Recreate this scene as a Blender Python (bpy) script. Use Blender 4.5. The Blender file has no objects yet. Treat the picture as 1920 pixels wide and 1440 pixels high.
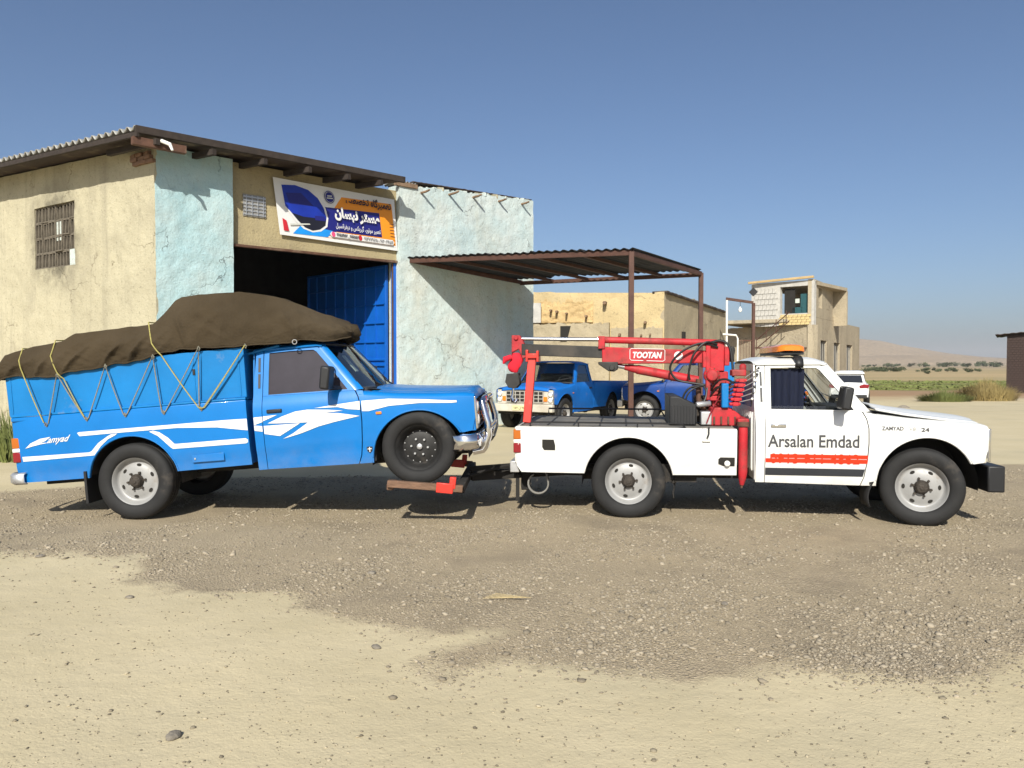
import bpy, bmesh, math, random
import numpy as np
from mathutils import Vector, Matrix, noise
random.seed(7); rng = np.random.default_rng(7)
sc = bpy.context.scene; COL = sc.collection; R = math.radians; PI = math.pi

# ---------------------------------------------------------------- camera, sky, sun, exposure
cd = bpy.data.cameras.new('camera'); cam = bpy.data.objects.new('camera', cd); COL.objects.link(cam)
cd.sensor_width = 36; cd.lens = 36*1450/1920; cd.clip_start = .05; cd.clip_end = 20000
cam.location = (0, 0, 1.58); cam.rotation_euler = (R(90-1.5), 0, 0); sc.camera = cam
SUN_E, SUN_A = 36.0, 7.0           # elevation; degrees to the left of straight behind the camera
wd = bpy.data.worlds.new('World'); sc.world = wd; wd.use_nodes = True
wn = wd.node_tree; bg = wn.nodes['Background']
sky = wn.nodes.new('ShaderNodeTexSky'); sky.sky_type = 'NISHITA'; sky.sun_disc = False
sky.sun_elevation = R(SUN_E); sky.sun_rotation = R(180+SUN_A)
sky.altitude = 300; sky.air_density = .8; sky.dust_density = 2.4; sky.ozone_density = 5.
tint = wn.nodes.new('ShaderNodeMix'); tint.data_type = 'RGBA'; tint.blend_type = 'MULTIPLY'; tint.inputs[0].default_value = 1; tint.inputs[7].default_value = (1.0, 1.0, .97, 1)
wn.links.new(sky.outputs[0], tint.inputs[6]); wn.links.new(tint.outputs[2], bg.inputs[0]); bg.inputs[1].default_value = .093
ld = bpy.data.lights.new('sun', 'SUN'); ld.energy = 5.0; ld.angle = R(.5); ld.color = (1, .965, .87)
sun = bpy.data.objects.new('sun', ld); COL.objects.link(sun)
sdir = Vector((-math.sin(R(SUN_A))*math.cos(R(SUN_E)), -math.cos(R(SUN_A))*math.cos(R(SUN_E)), math.sin(R(SUN_E))))
sun.rotation_euler = sdir.to_track_quat('Z', 'Y').to_euler(); sun.location = (-8, -20, 20)
sc.view_settings.view_transform = 'Standard'; sc.view_settings.look = 'None'
sc.view_settings.gamma = 1; sc.view_settings.exposure = 0.38; sc.view_settings.use_curve_mapping = False

# ---------------------------------------------------------------- materials
MATS = {}
def mat(name, col, rough=.6, metal=0., var=.12, vscale=3., col2=None, bump=0., bscale=30., coat=0., spec=.5,
        dust=0., dscale=2.2, dcol=(.36, .29, .2), trans=0., emit=None, ior=1.45, thresh=(.35, .65), stretch=None, detail=6., sill=None):
    m = bpy.data.materials.new(name); m.use_nodes = True; MATS[name] = m
    nt = m.node_tree; N = nt.nodes; L = nt.links; b = N['Principled BSDF']
    b.inputs['Roughness'].default_value = rough; b.inputs['Metallic'].default_value = metal
    b.inputs['Specular IOR Level'].default_value = spec; b.inputs['IOR'].default_value = ior
    b.inputs['Coat Weight'].default_value = coat; b.inputs['Coat Roughness'].default_value = .08
    if trans: b.inputs['Transmission Weight'].default_value = trans
    if emit: b.inputs['Emission Color'].default_value = (*emit[0], 1); b.inputs['Emission Strength'].default_value = emit[1]
    tc = N.new('ShaderNodeTexCoord'); mp = N.new('ShaderNodeMapping'); L.new(tc.outputs['Object'], mp.inputs[0])
    if stretch: mp.inputs['Scale'].default_value = stretch
    def nz(s, d=6., rg=.6):
        n = N.new('ShaderNodeTexNoise'); n.inputs['Scale'].default_value = s; n.inputs['Detail'].default_value = d
        n.inputs['Roughness'].default_value = rg; L.new(mp.outputs[0], n.inputs['Vector']); return n.outputs['Fac']
    def ramp(f, a, c):
        r = N.new('ShaderNodeMapRange'); r.inputs[1].default_value = a; r.inputs[2].default_value = c
        L.new(f, r.inputs[0]); return r.outputs[0]
    def mix(f, a, c):
        x = N.new('ShaderNodeMix'); x.data_type = 'RGBA'; L.new(f, x.inputs[0])
        for i, q in ((6, a), (7, c)):
            if isinstance(q, tuple): x.inputs[i].default_value = (*q[:3], 1)
            else: L.new(q, x.inputs[i])
        return x.outputs[2]
    lo = tuple(c*(1-var) for c in col); hi = tuple(min(1, c*(1+var)) for c in col)
    cur = mix(ramp(nz(vscale, detail), .3, .7), lo, hi)
    if col2: cur = mix(ramp(nz(vscale*.61+.13, detail), *thresh), cur, col2)
    if dust:
        f = ramp(nz(dscale, 8., .65), .62-dust*.5, .9-dust*.3); cur = mix(f, cur, dcol)
        rr = N.new('ShaderNodeMapRange'); rr.inputs[3].default_value = rough; rr.inputs[4].default_value = min(1, rough+.45); L.new(f, rr.inputs[0])
        L.new(rr.outputs[0], b.inputs['Roughness'])
    if sill:        # road dust splashed up from below, ragged at its upper edge
        sp = N.new('ShaderNodeSeparateXYZ'); L.new(tc.outputs['Object'], sp.inputs[0]); zr = ramp(sp.outputs[2], sill[1], sill[0])
        mm = N.new('ShaderNodeMath'); mm.operation = 'MULTIPLY'; L.new(zr, mm.inputs[0]); L.new(ramp(nz(4.5, 8., .7), .35, .68), mm.inputs[1])
        m2 = N.new('ShaderNodeMath'); m2.operation = 'MULTIPLY'; L.new(mm.outputs[0], m2.inputs[0]); m2.inputs[1].default_value = sill[2]; cur = mix(m2.outputs[0], cur, dcol)
    L.new(cur, b.inputs['Base Color'])
    if bump:
        bp = N.new('ShaderNodeBump'); bp.inputs['Strength'].default_value = bump; bp.inputs['Distance'].default_value = .02
        L.new(nz(bscale, 8.), bp.inputs['Height']); L.new(bp.outputs[0], b.inputs['Normal'])
    m['_x'] = 1
    return m

mat('blue_paint', (.003, .15, .45), .36, var=.07, coat=.22, spec=.35, bump=.04, bscale=11, sill=(.35, .7, .2))
mat('blue_box_paint', (.005, .155, .41), .5, var=.14, vscale=1.6, coat=.05, spec=.3, bump=.2, bscale=6, dust=.04)
mat('white_paint', (.68, .675, .645), .32, var=.04, coat=.35, bump=.02, bscale=10, sill=(.36, .72, .4))
mat('worn_blue_paint', (.005, .125, .46), .5, var=.14, coat=.05, spec=.3, dust=.1, dscale=2.)
mat('shaded_blue_and_patch', (.003, .04, .2), .5, var=.1, spec=.3, dust=.05)  # parked pickup's carport shade mixed into its blue; tarpaulin patch shares it
mat('suv_white', (.8, .8, .8), .25, var=.02, coat=.5)
mat('rubber', (.0125, .012, .0118), .75, var=.25, vscale=8, dust=.08, dscale=4, dcol=(.09, .075, .06))
mat('black_plastic', (.016, .016, .017), .5, var=.2)
mat('underbody', (.018, .016, .014), .85, var=.4, dust=.2, dcol=(.14, .11, .08))
mat('rim_silver', (.31, .305, .295), .45, .2, var=.08, dust=.1, dscale=8, dcol=(.2, .16, .12))
mat('rim_dark', (.022, .021, .02), .55, .3, var=.3, vscale=14, dust=.06, dscale=6, dcol=(.1, .08, .06))
mat('hub_grease', (.045, .036, .028), .65, .2, var=.4, vscale=30, bump=.5, bscale=60)
mat('chrome', (.78, .78, .8), .1, 1., var=.05)
mat('steel_rod', (.8, .8, .82), .16, 1., var=.04)
mat('galvanised', (.5, .5, .5), .42, .7, var=.15, vscale=8)
mat('glass_dark', (.02, .022, .028), .06, var=.1, coat=.4)
mat('tint_film', (.03, .026, .035), .45, var=.15, vscale=6, spec=.15)
def glass_mat():
    m = bpy.data.materials.new('glass'); m.use_nodes = True; nt = m.node_tree; N = nt.nodes; L = nt.links
    o = N['Material Output']; N.remove(N['Principled BSDF'])
    t = N.new('ShaderNodeBsdfTransparent'); t.inputs[0].default_value = (.72, .76, .75, 1)
    g = N.new('ShaderNodeBsdfGlossy'); g.inputs['Roughness'].default_value = .03
    lw = N.new('ShaderNodeLayerWeight'); pw = N.new('ShaderNodeMath'); pw.operation = 'POWER'; L.new(lw.outputs['Facing'], pw.inputs[0]); pw.inputs[1].default_value = 3.5
    f = N.new('ShaderNodeMath'); f.operation = 'MULTIPLY_ADD'; L.new(pw.outputs[0], f.inputs[0]); f.inputs[1].default_value = .7; f.inputs[2].default_value = .05
    x = N.new('ShaderNodeMixShader'); L.new(f.outputs[0], x.inputs[0]); L.new(t.outputs[0], x.inputs[1]); L.new(g.outputs[0], x.inputs[2])
    L.new(x.outputs[0], o.inputs[0]); MATS['glass'] = m
glass_mat()
mat('interior', (.03, .03, .032), .8, var=.25)
mat('seat_fabric', (.07, .065, .06), .9, var=.3, vscale=20)
mat('curtain_blue', (.003, .006, .022), .85, var=.4, vscale=30, stretch=(4, 4, .3))
mat('paper', (.55, .6, .52), .7)
mat('amber', (.75, .2, .02), .25, coat=.3, var=.05)
mat('amber_lens', (.42, .11, .01), .22, coat=.5, var=.1)
mat('red_lens', (.22, .008, .014), .22, coat=.5, var=.1)
mat('white_lens', (.75, .72, .68), .2, coat=.4)
mat('decal_white', (.68, .66, .63), .45, var=.07, vscale=5, dust=.14, dscale=5, dcol=(.4, .34, .27))
mat('decal_black', (.025, .027, .032), .4)
mat('decal_grey', (.06, .06, .063), .4)
mat('decal_red', (.85, .03, .005), .4, var=.03)
mat('crane_red', (.44, .02, .028), .55, var=.22, vscale=6, spec=.35, col2=(.3, .05, .045), thresh=(.46, .68), dust=.26, dscale=11, dcol=(.08, .04, .03), bump=.08, bscale=30)
mat('post_red', (.6, .035, .022), .4, var=.08, coat=.2, dust=.05)
mat('crane_grease', (.035, .033, .03), .5, .4, var=.3, vscale=12, dust=.2, dcol=(.12, .1, .08))
mat('red_cloth', (.62, .015, .03), .9, var=.15)
mat('hose', (.012, .012, .012), .45)
mat('hose_brown', (.1, .035, .02), .5, var=.3)
mat('deck_plate', (.13, .125, .115), .65, .1, var=.3, vscale=4, dust=.35, dscale=3, dcol=(.24, .21, .17))
mat('rust_wood', (.16, .09, .055), .8, var=.35, vscale=14, bump=.4, bscale=40, stretch=(.4, 3, 3))
mat('rusty_steel', (.11, .055, .035), .75, .2, var=.3, vscale=9, dust=.15)
mat('tarp', (.05, .037, .022), .95, var=.28, vscale=1.2, col2=(.07, .054, .035), thresh=(.4, .75), bump=.5, bscale=40, spec=.12)
mat('rope_grey', (.2, .19, .15), .9, var=.25, vscale=60)
mat('rope_yellow', (.33, .29, .09), .85, var=.25, vscale=60)
mat('number_plate', (.62, .55, .3), .5)
mat('bumper_cream', (.5, .47, .4), .55, var=.15, dust=.3)
mat('mud_grille', (.42, .4, .36), .5, .2, var=.15, dust=.3)
# walls
def plaster(name, a, c, stain, crackcol, speck=.5, stains=(), streak=.5, big=1.):
    m = bpy.data.materials.new(name); m.use_nodes = True; MATS[name] = m; nt = m.node_tree; N = nt.nodes; L = nt.links; b = N['Principled BSDF']
    b.inputs['Roughness'].default_value = .95; b.inputs['Specular IOR Level'].default_value = .15
    P = N.new('ShaderNodeTexCoord').outputs['Object']
    def nz(s, d=7., rg=.6, sc=None):
        n = N.new('ShaderNodeTexNoise'); n.inputs['Scale'].default_value = s*big; n.inputs['Detail'].default_value = d; n.inputs['Roughness'].default_value = rg; v = P
        if sc: mp = N.new('ShaderNodeMapping'); mp.inputs['Scale'].default_value = sc; L.new(P, mp.inputs[0]); v = mp.outputs[0]
        L.new(v, n.inputs['Vector']); return n
    def mr(f, lo, hi, o0=0., o1=1.):
        r = N.new('ShaderNodeMapRange'); r.inputs[1].default_value = lo; r.inputs[2].default_value = hi; r.inputs[3].default_value = o0; r.inputs[4].default_value = o1; L.new(f, r.inputs[0]); return r.outputs[0]
    def mul(f, g):
        x = N.new('ShaderNodeMath'); x.operation = 'MULTIPLY'; L.new(f, x.inputs[0])
        if isinstance(g, float): x.inputs[1].default_value = g
        else: L.new(g, x.inputs[1])
        return x.outputs[0]
    def mix(f, q, w):
        x = N.new('ShaderNodeMix'); x.data_type = 'RGBA'; L.new(f, x.inputs[0])
        for k, e in ((6, q), (7, w)):
            if isinstance(e, tuple): x.inputs[k].default_value = (*e, 1)
            else: L.new(e, x.inputs[k])
        return x.outputs[2]
    col = mix(mr(nz(1.1).outputs[0], .35, .65), a, c)
    col = mix(mul(mr(nz(.8, 8, .65).outputs[0], .5, .72), .55), col, stain)
    col = mix(mul(mr(nz(2.2, 6, .6, (1.6, 1.6, .12)).outputs[0], .52, .7), streak), col, stain)
    col = mix(mul(mr(nz(16, 5, .7).outputs[0], .56, .72), speck), col, tuple(x*.6 for x in stain))
    wp = nz(1.6, 5); vm = N.new('ShaderNodeVectorMath'); vm.operation = 'MULTIPLY_ADD'; L.new(wp.outputs['Color'], vm.inputs[0]); vm.inputs[1].default_value = (1.1, 1.1, 1.1); L.new(P, vm.inputs[2])
    vo = N.new('ShaderNodeTexVoronoi'); vo.feature = 'DISTANCE_TO_EDGE'; vo.inputs['Scale'].default_value = .55; L.new(vm.outputs[0], vo.inputs['Vector'])
    ck = mul(mr(vo.outputs['Distance'], .0, .0075, .75, 0.), mr(nz(.9, 3).outputs[0], .51, .6)); col = mix(ck, col, crackcol)
    for (sx, sy, sz, rad, amt) in stains:
        d = N.new('ShaderNodeVectorMath'); d.operation = 'DISTANCE'; L.new(P, d.inputs[0]); d.inputs[1].default_value = (sx, sy, sz)
        col = mix(mul(mul(mr(d.outputs['Value'], rad*.55, rad, 1., 0.), mr(nz(3.5, 6).outputs[0], .3, .6)), amt), col, tuple(x*.35 for x in stain))
    L.new(col, b.inputs['Base Color'])
    h = N.new('ShaderNodeMath'); h.operation = 'MULTIPLY_ADD'; L.new(nz(22, 7, .65).outputs[0], h.inputs[0]); h.inputs[1].default_value = .9; L.new(mul(nz(6, 7, .7).outputs[0], .9), h.inputs[2])
    h2 = N.new('ShaderNodeMath'); h2.operation = 'SUBTRACT'; L.new(h.outputs[0], h2.inputs[0]); L.new(ck, h2.inputs[1])
    bp = N.new('ShaderNodeBump'); bp.inputs['Strength'].default_value = .75; bp.inputs['Distance'].default_value = .022/big; L.new(h2.outputs[0], bp.inputs['Height']); L.new(bp.outputs[0], b.inputs['Normal'])
plaster('pale_blue_plaster', (.335, .49, .515), (.43, .555, .56), (.41, .45, .42), (.12, .14, .14), .5, streak=.3)
plaster('whitewash', (.45, .55, .545), (.545, .59, .56), (.42, .41, .33), (.15, .14, .12), .75, streak=.35)
plaster('cream_plaster', (.48, .435, .305), (.41, .37, .26), (.29, .26, .19), (.16, .12, .07), .7, stains=((-3.1, 2.08, 4.25, 1.3, .8),), streak=.55)
plaster('ochre_plaster', (.4, .33, .19), (.34, .28, .165), (.28, .235, .15), (.16, .12, .07), .6, streak=.5)
plaster('adobe', (.52, .41, .225), (.44, .345, .19), (.36, .28, .165), (.14, .1, .06), .8, streak=.4, big=.6)
plaster('adobe_orange', (.55, .39, .19), (.46, .33, .165), (.36, .26, .14), (.14, .1, .06), .9, streak=.3, big=.8)
plaster('adobe_grey', (.4, .335, .225), (.34, .285, .195), (.28, .235, .165), (.14, .11, .08), .7, streak=.5, big=.6)
plaster('ruin_plaster', (.42, .355, .25), (.35, .295, .21), (.24, .205, .155), (.12, .1, .08), .7, streak=.6, big=.4)
mat('lattice', (.13, .11, .082), .95, var=.35, vscale=9, bump=.5, bscale=30)
mat('strap_rubber', (.2, .19, .17), .7, var=.2)
mat('concrete_block', (.45, .43, .39), .95, var=.15, vscale=4)
mat('yellow_brick', (.55, .42, .2), .95, var=.2, vscale=5)
mat('dark_brick', (.05, .033, .028), .95, var=.3, vscale=4, bump=.5)
mat('old_brick', (.2, .12, .08), .95, var=.3, vscale=6)
mat('roof_sheet', (.055, .038, .03), .7, .3, var=.3, vscale=3, dust=.15)
mat('roof_top', (.34, .33, .3), .6, .3, var=.25, vscale=3)
mat('roof_timber', (.032, .023, .018), .85, var=.35, vscale=8)
mat('stub_wood', (.2, .13, .08), .85, var=.35, vscale=8)
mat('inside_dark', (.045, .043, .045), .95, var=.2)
mat('door_blue', (.005, .1, .45), .42, var=.1)
mat('brown_steel', (.085, .04, .028), .6, .2, var=.25, vscale=6)
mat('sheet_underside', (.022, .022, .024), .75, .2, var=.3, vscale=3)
mat('dark_hole', (.02, .018, .015), .95)
mat('mesh_grey', (.25, .24, .22), .7)
mat('teal_cloth', (.02, .08, .09), .9)
mat('pole_white', (.7, .68, .63), .5)
mat('bulb', (.8, .8, .78), .15, coat=.5)
mat('banner_white', (.68, .67, .65), .45, var=.03)
mat('banner_orange', (.78, .27, .015), .45, var=.03)
mat('banner_navy', (.012, .014, .16), .45, var=.03)
mat('banner_blue', (.008, .03, .33), .45, var=.25, vscale=2)
mat('banner_black', (.01, .01, .02), .45)
mat('banner_cyan', (.01, .25, .7), .45)
mat('banner_pink', (.7, .08, .2), .45)
mat('banner_red', (.5, .02, .03), .45)
mat('banner_silver', (.55, .55, .5), .45)
# plants, stone
mat('leaf_olive', (.06, .075, .03), .8, var=.4, vscale=.6)
mat('leaf_dry', (.3, .23, .09), .85, var=.3, vscale=.8)
mat('leaf_green', (.13, .15, .04), .8, var=.35, vscale=.8)
mat('bark', (.09, .065, .045), .9)
mat('rock', (.2, .175, .14), .95, var=.25, vscale=14, bump=.6, bscale=40)
mat('straw', (.42, .33, .17), .9)
mat('hill', (.34, .25, .155), .98, var=.18, vscale=.006, col2=(.23, .17, .11), thresh=(.42, .66), bump=0)

# ---------------------------------------------------------------- mesh helpers
class MB:
    def __init__(s): s.v = []; s.f = []
    def add(s, vs, fs):
        o = len(s.v); s.v += [tuple(p) for p in vs]; s.f += [tuple(i+o for i in f) for f in fs]; return s
    def bx(s, x0, x1, y0, y1, z0, z1):
        return s.add([(x, y, z) for x in (x0, x1) for y in (y0, y1) for z in (z0, z1)],
                     [(0, 1, 3, 2), (4, 6, 7, 5), (0, 4, 5, 1), (2, 3, 7, 6), (0, 2, 6, 4), (1, 5, 7, 3)])
    def obox(s, c, ax, ay, az):         # centre and three half-axis vectors
        c, ax, ay, az = map(Vector, (c, ax, ay, az))
        return s.add([c+i*ax+j*ay+k*az for i in (-1, 1) for j in (-1, 1) for k in (-1, 1)],
                     [(0, 1, 3, 2), (4, 6, 7, 5), (0, 4, 5, 1), (2, 3, 7, 6), (0, 2, 6, 4), (1, 5, 7, 3)])
    def bar(s, a, b, w, h, up=(0, 0, 1)):
        a, b = Vector(a), Vector(b); d = (b-a).normalized(); u = Vector(up); sd = d.cross(u)
        if sd.length < 1e-4: sd = d.cross(Vector((1, 0, 0)))
        sd.normalize(); u = sd.cross(d)
        return s.obox((a+b)/2, (b-a)/2, sd*w/2, u*h/2)
    def tube(s, pts, r, n=8, cap=True, closed=False):
        pts = [Vector(p) for p in pts]; k = len(pts); rs = r if isinstance(r, (list, tuple)) else [r]*k
        ref = None; vs = []; fs = []
        for i, p in enumerate(pts):
            if closed: t = pts[(i+1) % k]-pts[i-1]
            else: t = pts[min(i+1, k-1)]-pts[max(i-1, 0)]
            t.normalize()
            if ref is None: ref = t.orthogonal().normalized()
            ref = (ref-t*ref.dot(t)); ref.normalize(); b = t.cross(ref)
            vs += [p+rs[i]*(math.cos(2*PI*j/n)*ref+math.sin(2*PI*j/n)*b) for j in range(n)]
        m = k if closed else k-1
        for i in range(m):
            for j in range(n):
                a = i*n+j; b = i*n+(j+1) % n; c = ((i+1) % k)*n+(j+1) % n; d = ((i+1) % k)*n+j
                fs.append((a, b, c, d))
        if cap and not closed: fs += [tuple(range(n))[::-1], tuple((k-1)*n+j for j in range(n))]
        return s.add(vs, fs)
    def cyl(s, a, b, r, n=16): return s.tube([a, b], r, n)
    def lathe(s, prof, c=(0, 0, 0), axis=(0, -1, 0), n=32, closed=False):
        ax = Vector(axis).normalized(); u = ax.orthogonal().normalized(); w = ax.cross(u); c = Vector(c); vs = []; fs = []
        for r, h in prof: vs += [c+ax*h+r*(math.cos(2*PI*j/n)*u+math.sin(2*PI*j/n)*w) for j in range(n)]
        for i in range(len(prof)-1):
            for j in range(n): fs.append((i*n+j, i*n+(j+1) % n, (i+1)*n+(j+1) % n, (i+1)*n+j))
        if prof[-1][0] > 1e-5 and not closed: fs.append(tuple((len(prof)-1)*n+j for j in range(n)))
        return s.add(vs, fs)
    def grid(s, P):
        ni, nj = len(P), len(P[0])
        return s.add([p for row in P for p in row], [(i*nj+j, i*nj+j+1, (i+1)*nj+j+1, (i+1)*nj+j) for i in range(ni-1) for j in range(nj-1)])
    def prism(s, poly, fn, a, b):       # polygon in 2D, fn(u, v, w) gives 3D, thickness a..b
        n = len(poly); vs = [fn(u, v, a) for u, v in poly]+[fn(u, v, b) for u, v in poly]
        return s.add(vs, [tuple(range(n))[::-1], tuple(range(n, 2*n))]+[(i, (i+1) % n, n+(i+1) % n, n+i) for i in range(n)])
    def build(s, name, m, parent=None, bevel=0, smooth=38, recalc=True):
        me = bpy.data.meshes.new(name); me.from_pydata(s.v, [], s.f)
        if recalc:
            bm = bmesh.new(); bm.from_mesh(me); bmesh.ops.recalc_face_normals(bm, faces=bm.faces); bm.to_mesh(me); bm.free()
        return link(name, me, m, parent, bevel, smooth)
def link(name, me, m, parent=None, bevel=0, smooth=38):
    if m is not None: me.materials.append(MATS[m] if isinstance(m, str) else m)
    if smooth:
        me.shade_smooth(); me.set_sharp_from_angle(angle=R(smooth))
    o = bpy.data.objects.new(name, me); COL.objects.link(o); o.parent = parent
    if bevel:
        b = o.modifiers.new('bevel', 'BEVEL'); b.width = bevel; b.segments = 2; b.limit_method = 'ANGLE'; b.angle_limit = R(40)
    return o
def tag(o, label, cat=None, group=None, kind=None):
    if label: o['label'] = label
    if cat: o['category'] = cat
    if group: o['group'] = group
    if kind: o['kind'] = kind
    return o
def empty(name, loc, rot=(0, 0, 0), label=None, cat=None, group=None):
    o = bpy.data.objects.new(name, None); COL.objects.link(o); o.location = loc; o.rotation_euler = rot; o.empty_display_size = .2
    return tag(o, label, cat, group)
def copy_tree(o, parent=None):
    c = o.copy(); COL.objects.link(c); c.parent = parent
    for ch in list(o.children): copy_tree(ch, c)
    return c
def text_mesh(body, bold=0., shear=0., align='LEFT'):
    cu = bpy.data.curves.new('lettering', 'FONT'); cu.body = body; cu.offset = bold; cu.shear = shear; cu.align_x = align; cu.resolution_u = 4
    o = bpy.data.objects.new('lettering', cu); COL.objects.link(o); bpy.context.view_layer.update()
    me = bpy.data.meshes.new_from_object(o.evaluated_get(bpy.context.evaluated_depsgraph_get()))
    bpy.data.objects.remove(o); bpy.data.curves.remove(cu)
    n = len(me.vertices); par = list(range(n))
    def find(a):
        while par[a] != a: par[a] = par[par[a]]; a = par[a]
        return a
    for e in me.edges: par[find(e.vertices[0])] = find(e.vertices[1])
    ids = {}; vs = []
    for i, v in enumerate(me.vertices):
        k = ids.setdefault(find(i), len(ids)); vs.append([v.co.x, v.co.y, (k % 4)*.25])   # layers so strokes that overlap never share a plane
    fs = [tuple(p.vertices) for p in me.polygons]; bpy.data.meshes.remove(me)
    return vs, fs
def lettering(name, body, fn, m, parent, height=None, width=None, x0=0, y0=0, bold=0., shear=0.):
    vs, fs = text_mesh(body, bold, shear); a = np.array(vs)
    sx = sy = 1.
    ext = a[:, :2].max(0)-a[:, :2].min(0); mn = a[:, :2].min(0)
    sy = height/ext[1] if height else width/ext[0]; sx = width/ext[0] if width else sy
    P = [fn(x0+(x-mn[0])*sx, y0+(y-mn[1])*sy, l*.0015) for x, y, l in vs]
    b = MB(); b.add(P, fs); return b.build(name, m, parent, smooth=0, recalc=False)
def smooth01(x): x = np.clip(x, 0, 1); return x*x*(3-2*x)
def nz3(x, y, z=0.): return noise.noise(Vector((x, y, z)))

# ---------------------------------------------------------------- ground
GPOLY = np.array([(-30, 6.9), (-6.5, 6.6), (-4.18, 6.31), (-3., 6.14), (-2.74, 5.55), (-2.3, 5.2), (-1.58, 5.3), (-1.32, 4.9), (-.82, 4.6), (-.45, 4.44),
    (-.1, 4.5), (-.3, 4.25), (-.5, 4.02), (-.33, 3.87), (-.05, 4.08), (.33, 4.), (.89, 3.82), (1.49, 4.), (2.2, 3.8), (2.75, 4.12), (4.5, 4.4), (9, 4.6), (30, 4.8),
    (30, 13.5), (8., 12.2), (4, 11.5), (0, 11.), (-4, 10.5), (-6.1, 9.4), (-12, 9.), (-30, 9.)])
def poly_sd(x, y):
    x = np.asarray(x, float); y = np.asarray(y, float); d = np.full(x.shape, 1e9); ins = np.zeros(x.shape, bool); n = len(GPOLY)
    for i in range(n):
        ax, ay = GPOLY[i]; bx, by = GPOLY[(i+1) % n]; ex, ey = bx-ax, by-ay
        t = np.clip(((x-ax)*ex+(y-ay)*ey)/(ex*ex+ey*ey), 0, 1)
        d = np.minimum(d, np.hypot(x-ax-t*ex, y-ay-t*ey))
        c = ((ay > y) != (by > y)); ins ^= c & (x < (bx-ax)*(y-ay)/((by-ay) if by != ay else 1e-9)+ax)
    return np.where(ins, d, -d)
def wav(x, y): return .010*np.sin(x*1.7+y*.9)+.008*np.sin(x*.8-y*2.3+1)+.005*np.sin(x*4.1+y*3.3)+.004*np.sin(-x*6.3+y*5.1+2)
def gz(x, y):
    x = np.asarray(x, float); y = np.asarray(y, float)
    z = .03*smooth01((-1.2-x)/2.)*smooth01((30-y)/10)-.46*smooth01((y-23)/16)
    near = np.exp(-((np.maximum(np.abs(x)-7, 0))/4)**2)*np.exp(-(np.maximum(y-13, 0)/4)**2)
    return z+wav(x, y)*near*.6
def axis_pts(a, b, step, far, k=1.22):
    c = list(np.arange(a, b+step/2, step)); s = step
    while c[-1] < far: s *= k; c.append(c[-1]+s)
    s = step; lo = []
    p = a
    while p > -far: s *= k; p -= s; lo.append(p)
    return np.array(lo[::-1]+c)
xs = axis_pts(-7.5, 9.5, .07, 6000); ys = axis_pts(2.4, 13, .07, 6000)
ys = ys[ys > -400]
GX, GY = np.meshgrid(xs, ys, indexing='ij'); GZ = gz(GX, GY); SD = poly_sd(GX, GY)
ni, nj = GX.shape; me = bpy.data.meshes.new('ground')
idx = np.arange(ni*nj).reshape(ni, nj)
fa = np.stack([idx[:-1, :-1], idx[1:, :-1], idx[1:, 1:], idx[:-1, 1:]], -1).reshape(-1, 4)
me.from_pydata(np.stack([GX, GY, GZ], -1).reshape(-1, 3).tolist(), [], fa.tolist())
at = me.attributes.new('gravel', 'FLOAT', 'POINT'); at.data.foreach_set('value', np.clip(SD/.5, -1, 1).ravel().astype(np.float32))
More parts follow.
